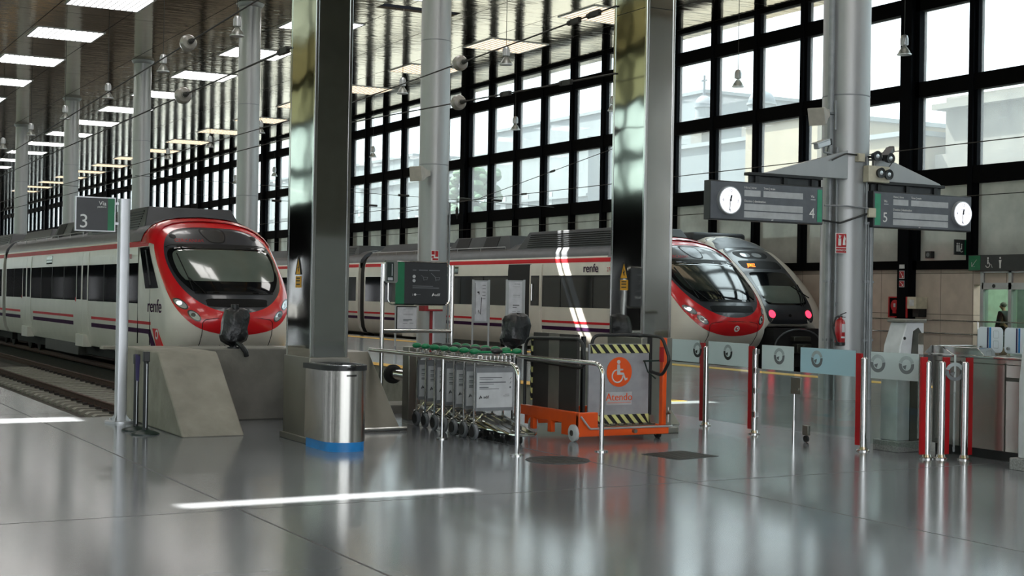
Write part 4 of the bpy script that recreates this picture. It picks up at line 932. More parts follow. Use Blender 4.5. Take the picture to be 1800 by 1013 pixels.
m = MB(); m.tube(fillet([(8.98, y0+.28, 1.0), (9.02, y0+.3, 1.235), (9.72, y0+.3, 1.235), (9.8, y0-.02, 1.22), (9.83, y0-.14, .95), (9.82, y0+.0, .76), (9.82, y0+.27, .8)], .12, 7), .02, 10); obj('front_handrail', m, 'black', t)
m = MB(); m.beam((9.62, y0+.1, .93), (9.86, y0+.1, .935), .03, .02); m.tube([(9.64, y0+.12, .93), (9.68, y0+.1, .8), (9.78, y0+.08, .72)], .01, 6); obj('release_lever', m, 'dgreen', t)
m = MB(); m.box(9.83, 9.87, y0+.04, y0+.08, .92, 1.1); obj('red_switch', m, 'red', t)
m = MB(); m.cyl((9.9, y0-.0, .3), (9.9, y0-.07, .33), .02, n=10); m.cyl((9.9, y0-.02, .2), (9.9, y0-.02, .38), .014, n=8); m.cyl((9.42, y0, .11), (9.42, y0-.05, .11), .025, n=10); obj('brake_valve', m, 'dullsteel', t)
k = MB(); m = MB(); m.box(x0+.07, x0+.075, y0+.42, y1-.3, .22, .29)
for i in range(8): k.prism([(y0+.45+i*.075, .22), (y0+.48+i*.075, .22), (y0+.46+i*.075, .29), (y0+.43+i*.075, .29)], 'x', x0+.066, x0+.07)
obj('side_tape', m, 'hazy', t); obj('side_bars', k, 'inkblk', t)
for nm, (xx, yy, rr) in dict(a=(x0-.01, y0+.04, .1), b=(x0+.06, y1-.28, .1), c=(x1-.08, y0+.06, .055), d=(x1-.1, y1-.1, .07)).items():
    m = MB(); m.lathe((xx, yy+.06, rr), [(.02, -.028), (rr*.7, -.028), (rr, -.018), (rr, .018), (rr*.7, .028), (.02, .028)], 24, 'x'); wl = obj('wheel', m, 'panelw' if rr > .08 else 'rubber', t)
    m = MB(); m.lathe((xx, yy+.06, rr), [(.015, -.034), (rr*.35, -.034), (rr*.35, .034), (.015, .034)], 16, 'x'); obj('hub', m, 'dullsteel', wl)

# ------------------------------------------------------------------ glass barrier with red fins
def gpost(x, y, side, label, h=1.1, fin='y'):
    t = thing('barrier_post', label, 'barrier post', (x, y, 0), 'glass barrier posts')
    m = MB(); m.cyl((x, y, 0), (x, y, h-.06), .038, n=20); obj('tube', m, 'chrome', t)
    m = MB(); m.ball((x, y, h-.06), .038, (1, 1, .5), 14); obj('cap', m, 'chrome', t)
    m = MB(); m.lathe((x, y, 0), [(.075, 0), (.075, .012), (.055, .02), (.045, .05), (.038, .05)], 24); obj('base', m, 'chrome', t)
    m = MB()
    if fin == 'y': m.box(x-.014, x+.014, y+.035, y+.12, .06, h)
    else: m.box(x+.06*side-.045, x+.06*side+.045, y-.012, y+.012, .05, h)
    obj('red_fin', m, 'red', t)
    return t
gpost(11.40, 15.2, 1, 'steel barrier post with a red fin beside the mirror column and lift', 1.1)
gpost(11.30, 14.05, 1, 'steel barrier post with red fin and hinges at the glass gate')
gpost(11.24, 12.04, 1, 'steel barrier post with red fin between the glass gate and the ticket gates')
gpost(11.36, 11.19, -1, 'steel post with a broad red fin at the end of the glass screen', 1.1, 'x')
gpost(11.50, 11.12, 1, 'steel post with a red fin on its right, next to the screen end', 1.1, 'x')
gpost(11.70, 10.98, 1, 'steel post with a narrow red fin against the ticket gate cabinet', 1.1, 'x')
# hinges on the gate post
pp = [o for o in COL.objects if o.name.startswith('barrier_post')][1]
for z in (.25, .55, .8, 1.04):
    m = MB(); m.box(11.255, 11.3, 13.96, 14.05, z-.03, z+.03); m.cyl((11.26, 13.99, z-.04), (11.26, 13.99, z+.04), .014, n=8); obj('hinge', m, 'chrome', pp)
def screen(p0, p1, label, name='glass_screen', z0=.1, z1=1.13, zb=.83, logos=(.5,), lc='inkblk', band='frost'):
    (xa, ya), (xb, yb) = p0, p1
    t = thing(name, label, 'glass screen', ((xa+xb)/2, (ya+yb)/2, z0), 'glass barrier screens')
    d = Vector((xb-xa, yb-ya, 0)); L = d.length; d.normalize(); nrm = Vector((d.y, -d.x, 0))
    if nrm.x > 0: nrm = -nrm
    def slab(mb, a, b_, za, zb_, off, th):
        vs = []
        for s_ in (a, b_):
            for o_ in (off, off+th):
                for z in (za, zb_): q = Vector((xa, ya, 0))+d*s_+nrm*o_; vs.append((q.x, q.y, z))
        mb.add(vs, [(0, 1, 3, 2), (4, 6, 7, 5), (0, 4, 5, 1), (2, 3, 7, 6), (0, 2, 6, 4), (1, 5, 7, 3)])
    m = MB(); slab(m, .05, L-.05, z0, z1, 0, .01); obj('glass_pane', m, 'clear', t)
    m = MB(); slab(m, .05, L-.05, zb, z1-.002, .011, .002); obj('frosted_band', m, band, t)
    for f_ in logos:
        c = Vector((xa, ya, 0))+d*(L*f_); zc = (zb+z1)/2+.02; r = .1
        def arc(mb, a0, a1, ra, rb, off=.015):
            A = [a0+(a1-a0)*i/20 for i in range(21)]
            def P(a, rr, o_): q = c+d*(-rr*cos(a))+nrm*o_; return (q.x, q.y, zc+rr*sin(a))
            vs = [P(a, rr, o_) for o_ in (off, off+.003) for rr in (ra, rb) for a in A]; n = 21
            fs = []
            for i in range(20): fs += [(i, i+1, n+i+1, n+i), (2*n+i, 3*n+i, 3*n+i+1, 2*n+i+1), (i, 2*n+i, 2*n+i+1, i+1), (n+i, n+i+1, 3*n+i+1, 3*n+i)]
            mb.add(vs, fs)
        k = MB(); arc(k, R(-190), R(10), .062, .1); e_ = obj('ring_emblem', k, lc, t)
        k = MB(); arc(k, R(15), R(165), .062, .1); obj('ring_top', k, 'frostl', e_)
        k = MB(); arc(k, R(-75), R(-15), .0, .05); obj('inner_wedge', k, lc, e_)
    return t
M['frostl'] = mat('pale_print', 'aab3b3', .6)
screen((11.44, 16.2), (11.4, 15.29), 'glass screen with frosted band just right of the mirror column and lift', logos=(.9,))
screen((11.39, 15.17), (11.31, 14.13), 'glass screen with frosted band between the two far red finned posts')
screen((11.28, 13.93), (11.27, 13.22), 'glass gate leaf on the hinges, next to the lock', 'glass_gate', z0=.14, logos=(.55,), lc='inkgrey')
screen((11.265, 13.19), (11.25, 12.13), 'pale blue glass gate leaf on the lock side, near the second last screen', 'glass_gate', z0=.14, logos=(.33,), lc='inkgrey', band='frostblue')
screen((11.23, 11.97), (11.34, 11.24), 'glass screen in front of the tapered turnstile pillar', logos=(.2, .72), lc='inkgrey')
screen((11.58, 11.1), (11.68, 11.03), 'narrow glass screen between the last red fins by the cabinet', z0=.08, zb=.72, logos=(.5,), lc='inkgrey')
t = thing('gate_lock', 'square steel lock with a long drop bolt on the glass gate', 'lock', (11.25, 13.205, .62))
m = MB(); m.box(11.235, 11.262, 13.11, 13.29, .56, .76); obj('lock_case', m, 'dullsteel', t, .004)
m = MB(); m.cyl((11.235, 13.15, .62), (11.222, 13.15, .62), .018, n=14); obj('key_cylinder', m, 'chrome', t)
m = MB(); m.cyl((11.245, 13.235, .005), (11.245, 13.235, .6), .011, n=10); m.cyl((11.245, 13.235, .0), (11.245, 13.235, .24), .017, n=10); obj('drop_bolt', m, 'chrome', t)
t = thing('gate_clamp', 'small steel clamp with a caster under the blue glass leaf', 'clamp', (11.26, 13.0, 0))
m = MB(); m.box(11.235, 11.275, 12.97, 13.07, .085, .2); obj('clamp', m, 'dullsteel', t, .004)
m = MB(); m.lathe((11.255, 13.02, .042), [(.01, -.014), (.04, -.014), (.04, .014), (.01, .014)], 16, 'x'); m.box(11.25, 11.26, 13.01, 13.03, .04, .1); obj('caster', m, 'black', t)

# ------------------------------------------------------------------ ticket gates
t = thing('gate_cabinet', 'long brushed steel ticket gate cabinet with a raised sloping lid', 'ticket gate', (12.2, 10.6, 0))
m = MB(); m.box(12.0, 12.42, 9.0, 11.75, .1, 1.09); obj('body', m, 'steel', t, .006)
m = MB(); m.box(12.03, 12.4, 9.05, 11.72, 0, .1); obj('plinth', m, 'black', t)
m = MB(); m.box(11.97, 12.46, 9.0, 11.8, 1.09, 1.115); obj('top_sheet', m, 'chrome', t, .004)
m = MB(); m.prism([(11.42, 1.115), (11.62, 1.205), (11.76, 1.205), (11.86, 1.115)], 'x', 11.98, 12.5); m.prism([(10.98, 1.115), (11.08, 1.2), (11.42, 1.2), (11.62, 1.205), (11.42, 1.115)], 'x', 11.99, 12.5); obj('sloping_lid', m, 'chrome', t, .004)
m = MB()
for y in (11.33, 11.2, 10.7): m.box(11.994, 12.0, y-.006, y+.006, .1, 1.05)
m.box(11.994, 12.0, 9.2, 11.7, 1.03, 1.038); m.box(11.994, 12.0, 9.3, 10.7, .86, .9); obj('panel_joint', m, 'darksteel', t)
def flap(y0, y1, label):
    t = thing('gate_flap', label, 'glass flap', (12.2, (y0+y1)/2, 1.115), 'glass flaps of the ticket gates')
    m = MB(); m.prism(rrect(y0, y1, 1.15, 1.43, .05), 'x', 12.2, 12.212); obj('glass', m, 'milk', t)
    m = MB()
    for z in (1.13, 1.2): m.cyl((12.18, y1-.06, z), (12.24, y1-.06, z), .018, n=10)
    m.box(12.19, 12.222, y0+.06, y1-.05, 1.112, 1.15); obj('clamp', m, 'chrome', t)
    m = MB(); k = MB(); yy = y0+(y1-y0)*.55; m.box(12.196, 12.2, yy, yy+.02, 1.16, 1.425); obj('purple_stripe', m, 'purpleb', t); k.box(12.196, 12.2, yy-.035, yy-.012, 1.16, 1.425); obj('blue_stripe', k, 'blue', t)
    m = MB()
    for zz in (1.2, 1.31): m.tube([(12.197, b_, c) for b_, c in rrect(y0+.05, y0+.12, zz, zz+.08, .005, 1)], .0025, 4, True)
    obj('printed_frame', m, 'lcd', t)
flap(10.93, 11.28, 'milky glass flap with a striped band standing on the gate cabinet'); flap(10.5, 10.9, 'second milky glass flap on the cabinet, cut off by the picture edge')
def turnstile(x, y, label, h=1.46):
    t = thing('turnstile_pillar', label, 'turnstile pillar', (x, y, 0))
    m = MB(); m.box(x-.24, x+.24, y-.2, y+.2, 0, .12); obj('granite_foot', m, 'granite', t, .006)
    prof = [(-.2, .12), (-.2, .9), (-.16, 1.2), (-.06, h), (.2, h), (.2, .12)]
    m = MB(); m.prism([(x+a, z) for a, z in prof], 'y', y-.13, y+.13); obj('body', m, 'panelw', t, .012)
    m = MB(); m.prism([(x-.01, .12), (x-.01, 1.0), (x+.03, 1.36), (x+.1, 1.4), (x+.15, 1.34), (x+.15, .12)], 'y', y-.145, y-.128); obj('dark_inset', m, 'darksteel', t)
    m = MB(); m.box(x+.09, x+.17, y-.155, y-.14, .14, 1.34); obj('blue_steel_edge', m, 'chrome', t)
    m = MB(); m.box(x-.1, x+.22, y-.15, y+.15, h, h+.035); obj('lid', m, 'dullsteel', t, .006)
    m = MB(); m.cyl((x-.1, y-.13, 1.28), (x-.1, y-.137, 1.28), .018, n=12); obj('screw', m, 'black', t)
turnstile(11.73, 11.95, 'tapered pale turnstile pillar on a granite foot behind the glass screen')
turnstile(11.72, 9.97, 'pale turnstile pillar on a granite foot at the right picture edge', 1.5)
# manhole and drain
t = thing('manhole_cover', 'round dark manhole cover flush in the floor before the lift', 'manhole cover', (7.52, 12.53, 0))
m = MB(); m.lathe((7.52, 12.53, 0), [(0, .002), (.29, .002), (.31, .006), (.33, .006), (.335, 0)], 40); obj('cover', m, 'iron', t)
m = MB()
for i in range(5): m.box(7.52-.24, 7.52+.24, 12.53-.2+i*.1-.008, 12.53-.2+i*.1+.008, .002, .006)
obj('ribs', m, 'darksteel', t)
t = thing('drain_grate', 'square dark drain grate set diagonally in the floor', 'drain grate', (9.0, 12.44, 0))
m = MB(); m.prism([(8.66, 12.68), (8.73, 12.08), (9.34, 12.2), (9.28, 12.8)], 'z', .0005, .003); obj('plate', m, 'iron', t)
m = MB()
for i in range(1, 12):
    f_ = i/12; m.beam((8.66+.07*f_, 12.68-.6*f_, .004), (9.28+.06*f_, 12.8-.6*f_, .004), .012, .004)
obj('bars', m, 'darksteel', t)

# ------------------------------------------------------------------ hanging track signs on the first column
CX, CY = 16.9, 18.65
def tracksign(x0, x1, num, side, label):
    """side -1: bracket to the left of the column, +1: to the right; the green band is next to the column"""
    y, z0, z1 = 18.25, 2.955, 3.585
    t = thing('track_sign', label, 'track sign', ((x0+x1)/2, y, z0), 'clock signs on the first column')
    m = MB(); m.box(x0, x1, y-.07, y+.1, z0, z1); obj('case', m, 'signblk', t, .01)
    m = MB(); m.box(x0+.012, x1-.012, y-.075, y-.069, z0+.02, z1-.02); obj('face', m, 'signgrey', t)
    gx = (x1-.13, x1-.03) if side < 0 else (x0+.03, x0+.16)
    m = MB(); m.box(*gx, y-.08, y-.074, z0+.04, z1-.05); obj('green_band', m, 'lgreen', t)
    ck = x0+.36 if side < 0 else x1-.27
    m = MB(); m.cyl((ck, y-.06, z0+.315), (ck, y-.13, z0+.315), .235, .225, n=48); cf = obj('clock_case', m, 'alu', t)
    m = MB(); m.cyl((ck, y-.13, z0+.315), (ck, y-.134, z0+.315), .205, n=48); obj('clock_dial', m, 'clock', cf)
    m = MB(); yy = y-.137
    m.beam((ck, yy, z0+.365), (ck-.02, yy, z0+.15), .012, .004); m.beam((ck-.0, yy, z0+.32), (ck+.02, yy, z0+.395), .03, .004); m.cyl((ck, yy, z0+.315), (ck, yy-.006, z0+.315), .02, n=14); obj('clock_hands', m, 'inkblk', cf)
    for nm, (dx, dz) in {'12': (0, .125), '3': (.145, -.03), '6': (0, -.185), '9': (-.145, -.03)}.items(): text('clock_numeral', nm, .075, 'inkblk', (ck+dx, y-.1365, z0+.315+dz), parent=cf, align='CENTER')
    m = MB(); m.box(ck-.06, ck+.06, y-.1365, y-.1345, z0+.385, z0+.392); obj('clock_lettering', m, 'inkgrey', cf)
    a, b_ = (x0+.68, x1-.44) if side < 0 else (x0+.45, x1-.58)
    m = MB()
    w_ = b_-a
    m.box(a, a+w_*.27, y-.079, y-.074, z0+.4, z0+.5); m.box(a+w_*.32, b_, y-.079, y-.074, z0+.4, z0+.5); m.box(a, b_, y-.079, y-.074, z0+.175, z0+.28); m.box(a, b_, y-.079, y-.074, z0+.055, z0+.155); obj('display_strip', m, 'lcd', t)
    for q, tx in ((a, 'Hora | time'), (a+w_*.32, 'Tren | train')): text('heading', tx, .052, 'txt', (q, y-.077, z0+.525), parent=t)
    text('heading', 'Destino | destination', .052, 'txt', (a, y-.077, z0+.305), parent=t)
    nx = b_+.14 if side < 0 else x0+.21
    text('track_number', num, .24, 'txt', (nx, y-.077, z0+.1), parent=t); text('heading', 'Vía', .06, 'txt', (nx+.03, y-.077, z0+.44), parent=t); m = MB(); m.box(nx+.03, nx+.13, y-.078, y-.075, z0+.4, z0+.415); obj('underline', m, 'lcd', t)
    text('maker_lettering', 'adif', .03, 'txt', ((a+b_)/2-.05, y-.077, z0+.025), parent=t)
    # hanger: dark beam, two drops and a triangular steel bracket to the column
    bx = (x0+.8, x1+.02) if side < 0 else (x0-.02, x1-.62)
    m = MB(); m.box(*bx, y-.04, y+.1, z1+.12, z1+.17); obj('hanger_beam', m, 'black', t, .006)
    m = MB(); m.box(bx[0]+.05, bx[1]-.05, y+.02, y+.05, z1, z1+.12); obj('hanger_plate', m, 'signblk', t)
    for f_ in (.12, .5, .88): q = bx[0]+(bx[1]-bx[0])*f_; m = MB(); m.box(q-.04, q+.04, y-.02, y+.08, z1-.01, z1+.13); obj('hanger_drop', m, 'black', t)
    m = MB()
    if side < 0: m.prism([(bx[0]+.3, z1+.17), (CX-.3, z1+.17), (CX-.3, z1+.66), (bx[0]+.4, z1+.19)], 'y', y+.0, y+.07)
    else: m.prism([(CX+.3, z1+.17), (bx[1]-.05, z1+.17), (bx[1]-.1, z1+.2), (CX+.3, z1+.66)], 'y', y+.0, y+.07)
    obj('bracket', m, 'galv', t, .008)
tracksign(13.66, 16.0, '4', -1, 'charcoal clock sign for track 4 on the left of the round column')
tracksign(17.12, 19.46, '5', 1, 'charcoal clock sign for track 5 on the right of the round column')

def camera_(x, y, z, dx, label, m='alu', L=.42):
    t = thing('security_camera', label, 'security camera', (x, y, z), 'security cameras on the column')
    k = MB(); d = Vector((dx, -.35, -.28)).normalized(); p = Vector((x, y, z)); k.beam(p, p+d*L, .1, .1); obj('housing', k, m, t, .015)
    k = MB(); k.beam(p-d*.06, p+d*.01, .11, .11); obj('rear_cap', k, 'black', t, .02)
    k = MB(); k.beam(p+d*.05+Vector((0, 0, .058)), p+d*(L+.07)+Vector((0, 0, .058)), .13, .012); obj('sun_visor', k, m, t)
    k = MB(); k.tube([p+d*.15, p+d*.15+Vector((0, 0, -.14)), Vector((CX+(.32 if dx > 0 else -.32), CY-.22, z-.2))], .018, 8); obj('arm', k, 'pipe', t)
    k = MB(); k.tube([p-d*.05, p+Vector((.02*(1 if dx > 0 else -1), .0, -.15)), p+Vector((-.05 if dx > 0 else .05, .05, -.34)), (CX+(.3 if dx > 0 else -.3), CY-.3, z-.42)], .008, 6); obj('cable', k, 'black', t)
camera_(16.2, 18.3, 4.36, -1, 'pale tube security camera on the left of the first column, just above the sign bracket')
camera_(17.62, 18.3, 4.32, -.55, 'dark security camera on the right of the first column', 'signblk')
t = thing('loudspeaker', 'pale box loudspeaker high on the left of the first column', 'loudspeaker', (15.95, 18.3, 4.78))
k = MB(); p = Vector((16.2, 18.35, 4.86)); d = Vector((-1, -.45, -.3)).normalized(); a = d.cross(Vector((0, 0, 1))).normalized(); u = a.cross(d)
vs = [p+a*sx*w_+u*sz*w_+d*l_ for l_, w_ in ((0, .06), (.12, .08), (.34, .14), (.42, .15)) for sx, sz in ((-1, -1), (1, -1), (1, 1), (-1, 1))]
k.add(vs, [(3, 2, 1, 0), (12, 13, 14, 15)]+[(r*4+i, r*4+(i+1) % 4, r*4+4+(i+1) % 4, r*4+4+i) for r in range(3) for i in range(4)]); obj('horn', k, 'loud', t, .01)
k = MB(); k.tube([p, p+Vector((.25, .1, .02))], .025, 8); k.cyl((16.44, 18.4, 4.6), (16.44, 18.4, 5.1), .02, n=8); obj('mount', k, 'pipe', t)

def emer(x, z, label, two=True):
    t = thing('emergency_light', label, 'emergency light', (x, 18.2, z), 'emergency lights on the column')
    if two: k = MB(); k.box(x-.12, x+.36, 18.1, 18.24, z-.14, z+.14); obj('case', k, 'cream', t, .008)
    for q, zz in ([(x+.12, z+.02), (x+.3, z+.0)] if two else [(x, z)]):
        k = MB(); k.lathe((q, 18.1, zz), [(.02, .08), (.06, .05), (.085, -.03), (.09, -.06), (.07, -.055)], 24, 'y'); h = obj('lamp_head', k, 'black', t)
        k = MB(); k.lathe((q, 18.046, zz), [(0, -.004), (.05, .0), (.075, .008)], 24, 'y'); obj('lens', k, 'lampgl', h)
    k = MB()
    if two: k.tube([(x+.3, 18.12, z+.08), (x+.4, 18.1, z+.2), (x+.42, 18.15, z+.4)], .008, 6)
    else: k.cyl((x, 18.15, z), (x, 18.3, z), .02, n=8)
    obj('cable', k, 'black', t)
emer(17.05, 3.86, 'cream emergency light box with two round lamps on the first column')
emer(17.08, 4.16, 'single round emergency lamp above the cream box on the column', False)
emer(17.38, 4.14, 'single emergency lamp turned aside, under the dark camera', False)
for x, y, z, s_, lb in ((16.84, 18.22, 4.13, .07, 'small cream junction box beside the emergency lights'), (17.08, 18.2, 3.2, .08, 'small cream junction box between the two clock signs')):
    t = thing('junction_box', lb, 'junction box', (x, y, z)); k = MB(); k.box(x-s_, x+s_, y-.05, y+.05, z-s_, z+s_); obj('case', k, 'cream', t, .006)
    k = MB(); k.box(x-s_*.8, x+s_*.8, y-.056, y-.05, z-s_*.8, z+s_*.8); obj('lid', k, 'cream', t, .003)
def cable(pts, label, r=.011, m='black', name='cable'):
    k = MB(); k.tube(fillet(pts, .12, 5), r, 6); return tag(obj(name, k, m), label, 'cable')
cable([(16.2, 18.2, 4.05), (16.5, 18.2, 4.18), (16.75, 18.2, 4.17)], 'dark cable from the camera to the upper junction box', .014)
cable([(15.9, 18.2, 3.04), (16.4, 18.2, 3.0), (16.8, 18.2, 3.12), (17.0, 18.2, 3.18)], 'sagging dark cable between sign and lower junction box', .018)
cable([(16.05, 18.2, 3.28), (16.5, 18.16, 3.29), (17.0, 18.17, 3.27)], 'horizontal grey conduit wrapping the first column between the signs', .016, 'pipe', 'conduit')

t = thing('fire_sign', 'red and white extinguisher sign on the first column', 'fire sign', (16.43, 18.22, 2.5))
k = MB(); k.box(16.31, 16.55, 18.2, 18.21, 2.49, 2.83); obj('border', k, 'txt', t)
k = MB(); k.box(16.32, 16.54, 18.195, 18.2, 2.595, 2.82); k.box(16.32, 16.54, 18.195, 18.2, 2.5, 2.58); obj('red_field', k, 'red', t)
k = MB(); k.box(16.36, 16.42, 18.19, 18.195, 2.62, 2.74); k.box(16.37, 16.41, 18.19, 18.195, 2.75, 2.79); k.beam((16.35, 18.192, 2.8), (16.42, 18.192, 2.78), .02, .006); k.prism([(16.46, 2.63), (16.52, 2.63), (16.51, 2.7), (16.525, 2.74), (16.49, 2.8), (16.47, 2.72)], 'y', 18.19, 18.195); obj('pictogram', k, 'txt', t)
text('lettering', 'EXTINTOR', .045, 'txt', (16.43, 18.19, 2.525), parent=t, align='CENTER')
t = thing('fire_extinguisher', 'red fire extinguisher with black hose hung on the first column', 'fire extinguisher', (16.38, 18.16, .93))
k = MB(); k.lathe((16.38, 18.14, .95), [(.075, 0), (.085, .02), (.085, .36), (.07, .41), (.03, .44), (.025, .47)], 24); obj('cylinder', k, 'fire', t)
k = MB(); k.lathe((16.38, 18.14, .93), [(.07, 0), (.088, .01), (.088, .06)], 24); obj('foot', k, 'black', t)
k = MB(); k.box(16.35, 16.41, 18.12, 18.16, 1.4, 1.44); k.beam((16.38, 18.14, 1.45), (16.5, 18.13, 1.49), .025, .012); k.beam((16.38, 18.14, 1.42), (16.48, 18.13, 1.41), .025, .012); obj('valve', k, 'black', t)
k = MB(); k.tube(fillet([(16.38, 18.13, 1.43), (16.27, 18.12, 1.42), (16.2, 18.12, 1.25), (16.27, 18.1, 1.0), (16.31, 18.08, .98)], .1, 6), .014, 8); obj('hose', k, 'black', t)
k = MB(); k.box(16.345, 16.41, 18.052, 18.056, 1.16, 1.3); k.box(16.33, 16.41, 18.052, 18.056, 1.06, 1.09); obj('print', k, 'panelw', t)
k = MB(); k.box(16.34, 16.42, 18.2, 18.3, 1.25, 1.32); obj('wall_hook', k, 'black', t)
t = tag(obj('inspection_mark', MB().prism([(16.3, 1.66), (16.39, 1.66), (16.345, 1.58)], 'y', 18.215, 18.22), 'inkgrey'), 'small grey triangle mark on the column above the extinguisher', 'mark')
# speaker and fire gear on the second column
t = thing('loudspeaker', 'pale horn loudspeaker on the second round column', 'loudspeaker', (16.3, 34.5, 4.9))
k = MB(); p = Vector((16.55, 34.6, 4.95)); d = Vector((-1, -.5, -.12)).normalized(); a = d.cross(Vector((0, 0, 1))).normalized(); u = a.cross(d)
vs = [p+a*sx*w_+u*sz*w_+d*l_ for l_, w_ in ((0, .07), (.2, .1), (.5, .2), (.58, .2)) for sx, sz in ((-1, -1), (1, -1), (1, 1), (-1, 1))]
k.add(vs, [(3, 2, 1, 0), (12, 13, 14, 15)]+[(r*4+i, r*4+(i+1) % 4, r*4+4+(i+1) % 4, r*4+4+i) for r in range(3) for i in range(4)]); obj('horn', k, 'loud', t, .01)
k = MB(); k.tube([p, (16.75, 34.8, 4.9)], .03, 8); obj('mount', k, 'pipe', t)
t = thing('hose_cabinet', 'red hydrant box with a red pipe on the second round column', 'hydrant', (16.55, 34.45, .9))
k = MB(); k.box(16.3, 16.42, 34.2, 34.55, 1.25, 1.5); k.box(16.3, 16.85, 34.2, 34.55, 1.22, 1.27); obj('case', k, 'darkred', t, .01)
k = MB(); k.box(16.42, 16.85, 34.2, 34.55, 1.27, 1.47); obj('box', k, 'cream', t, .01)
k = MB(); k.cyl((16.6, 34.4, 0), (16.6, 34.4, 1.24), .045, n=14); obj('riser_pipe', k, 'darkred', t)
t = thing('fire_sign', 'small red and white hydrant sign on the second round column', 'fire sign', (16.75, 34.55, 2.6))
k = MB(); k.box(16.64, 16.86, 34.54, 34.56, 2.58, 2.86); obj('plate', k, 'txt', t)
k = MB(); k.box(16.65, 16.74, 34.535, 34.54, 2.75, 2.85); k.box(16.76, 16.85, 34.535, 34.54, 2.69, 2.85); k.box(16.65, 16.72, 34.535, 34.54, 2.66, 2.71); k.box(16.68, 16.85, 34.535, 34.54, 2.6, 2.65); obj('red_field', k, 'red', t)

# ------------------------------------------------------------------ poster stands on the platform
def poster(x0, x1, y, z0, z1, label, kind):
    t = thing('poster_stand', label, 'poster stand', ((x0+x1)/2, y, 0), 'poster stands on the platform')
    for x in (x0-.03, x1+.03): k = MB(); k.cyl((x, y, 0), (x, y, z1+.02), .03, n=10); obj('post', k, 'alu', t)
    k = MB(); k.box(x0-.02, x1+.0, y-.03, y+.03, z0, z1); obj('frame', k, 'alu' if kind != 'dark' else 'black', t, .005)
    k = MB(); k.box(x0+.02, x1-.06, y-.035, y-.029, z0+.05, z1-.04); p_ = obj('poster', k, 'paper', t)
    k = MB(); yy = y-.037; w_ = x1-x0; h = z1-z0
    if kind == 'map':
        k.tube([(x0+w_*(.25+.08*cos(a)), yy, z1-h*.28+h*.06*sin(a)+h*.05*(1 if a < 0 else -1)) for a in [R(-120+i*30) for i in range(9)]], .012, 4)
        k.beam((x0+w_*.5, yy, z1-h*.4), (x0+w_*.45, yy, z1-h*.8), .02, .004); k.beam((x0+w_*.3, yy, z1-h*.7), (x0+w_*.36, yy, z1-h*.78), .02, .004); k.beam((x0+w_*.06, yy, z1-h*.06), (x0+w_*.1, yy, z1-h*.8), .01, .004)
        for i in range(5): k.box(x0+w_*.55, x0+w_*.78, yy, yy+.003, z1-h*(.12+.08*i), z1-h*(.11+.08*i))
    else:
        for z_, a, b_, hh in ((.08, .4, .75, .012), (.14, .3, .75, .006), (.33, .3, .75, .01), (.37, .3, .75, .006), (.55, .3, .72, .03), (.6, .3, .55, .024), (.7, .28, .5, .012), (.7, .6, .78, .012)): k.box(x0+w_*a, x0+w_*b_, yy, yy+.003, z1-h*z_-hh, z1-h*z_)
    obj('print', k, 'inkgrey' if kind != 'map' else 'inkblk', p_)
    return t
poster(19.03, 19.5, 36.6, .86, 2.1, 'slim poster stand with a route map on the platform, left of the bagged lamp', 'map')
poster(19.05, 19.55, 34.6, .86, 2.1, 'slim poster stand with printed notices behind the bagged lamp', 'text')
t = poster(18.7, 19.45, 41.3, .5, 1.28, 'low black framed display on the platform below the notice board', 'dark')
# wall-side items --------------------------------------------------
def blade(x, y0, y1, z0, z1, label):
    t = thing('sign', label, 'sign', (x, (y0+y1)/2, z0)); return t
t = thing('toilet_sign', 'charcoal toilet blade sign sticking out from the glazing', 'toilet sign', (WX-.4, 31.4, 3.2))
k = MB(); k.box(WX-.62, WX-.2, 31.36, 31.4, 3.15, 3.62); obj('panel', k, 'signblk', t); k = MB(); k.box(WX-.2, WX-.1, 31.36, 31.4, 3.15, 3.62); obj('green_band', k, 'green', t)
k = MB()
for q in (.52, .44): k.cyl((WX-q, 31.36, 3.49), (WX-q, 31.352, 3.49), .028, n=12); k.box(WX-q-.03, WX-q+.03, 31.352, 31.36, 3.25, 3.45)
k.cyl((WX-.33, 31.36, 3.47), (WX-.33, 31.352, 3.47), .024, n=12); k.box(WX-.345, WX-.315, 31.352, 31.36, 3.32, 3.44); k.tube([(WX-.33+.06*cos(a), 31.356, 3.3+.06*sin(a)) for a in [R(90+i*22) for i in range(12)]], .01, 5); obj('pictogram', k, 'txt', t)
k = MB(); k.box(WX-.1, WX+.05, 31.36, 31.42, 3.2, 3.58); obj('bracket', k, 'alu', t)
t = thing('toilet_sign', 'long charcoal sign with green arrow panel above the washroom door', 'toilet sign', (WX-.1, 29.5, 2.7))
k = MB(); k.box(WX-.2, WX-.12, 27.6, 31.2, 2.66, 3.14); obj('panel', k, 'signblk', t); k = MB(); k.box(WX-.205, WX-.2, 30.72, 31.18, 2.68, 3.12); obj('green_panel', k, 'green', t)
k = MB(); xx = WX-.208; k.beam((xx, 30.86, 3.0), (xx, 31.04, 2.8), .03, .005); k.beam((xx, 31.05, 2.79), (xx, 31.05, 2.92), .03, .005); k.beam((xx, 31.05, 2.79), (xx, 30.93, 2.79), .03, .005); obj('arrow', k, 'txt', t)
k = MB()
k.cyl((xx, 30.42, 3.04), (xx-.004, 30.42, 3.04), .03, n=12); k.box(xx-.004, xx, 30.4, 30.44, 2.86, 3.0); k.beam((xx, 30.42, 2.87), (xx, 30.3, 2.86), .025, .005); k.beam((xx, 30.3, 2.86), (xx, 30.25, 2.75), .025, .005); k.tube([(xx, 30.43+.08*cos(a), 2.84+.08*sin(a)) for a in [R(80+i*22) for i in range(13)]], .012, 5)
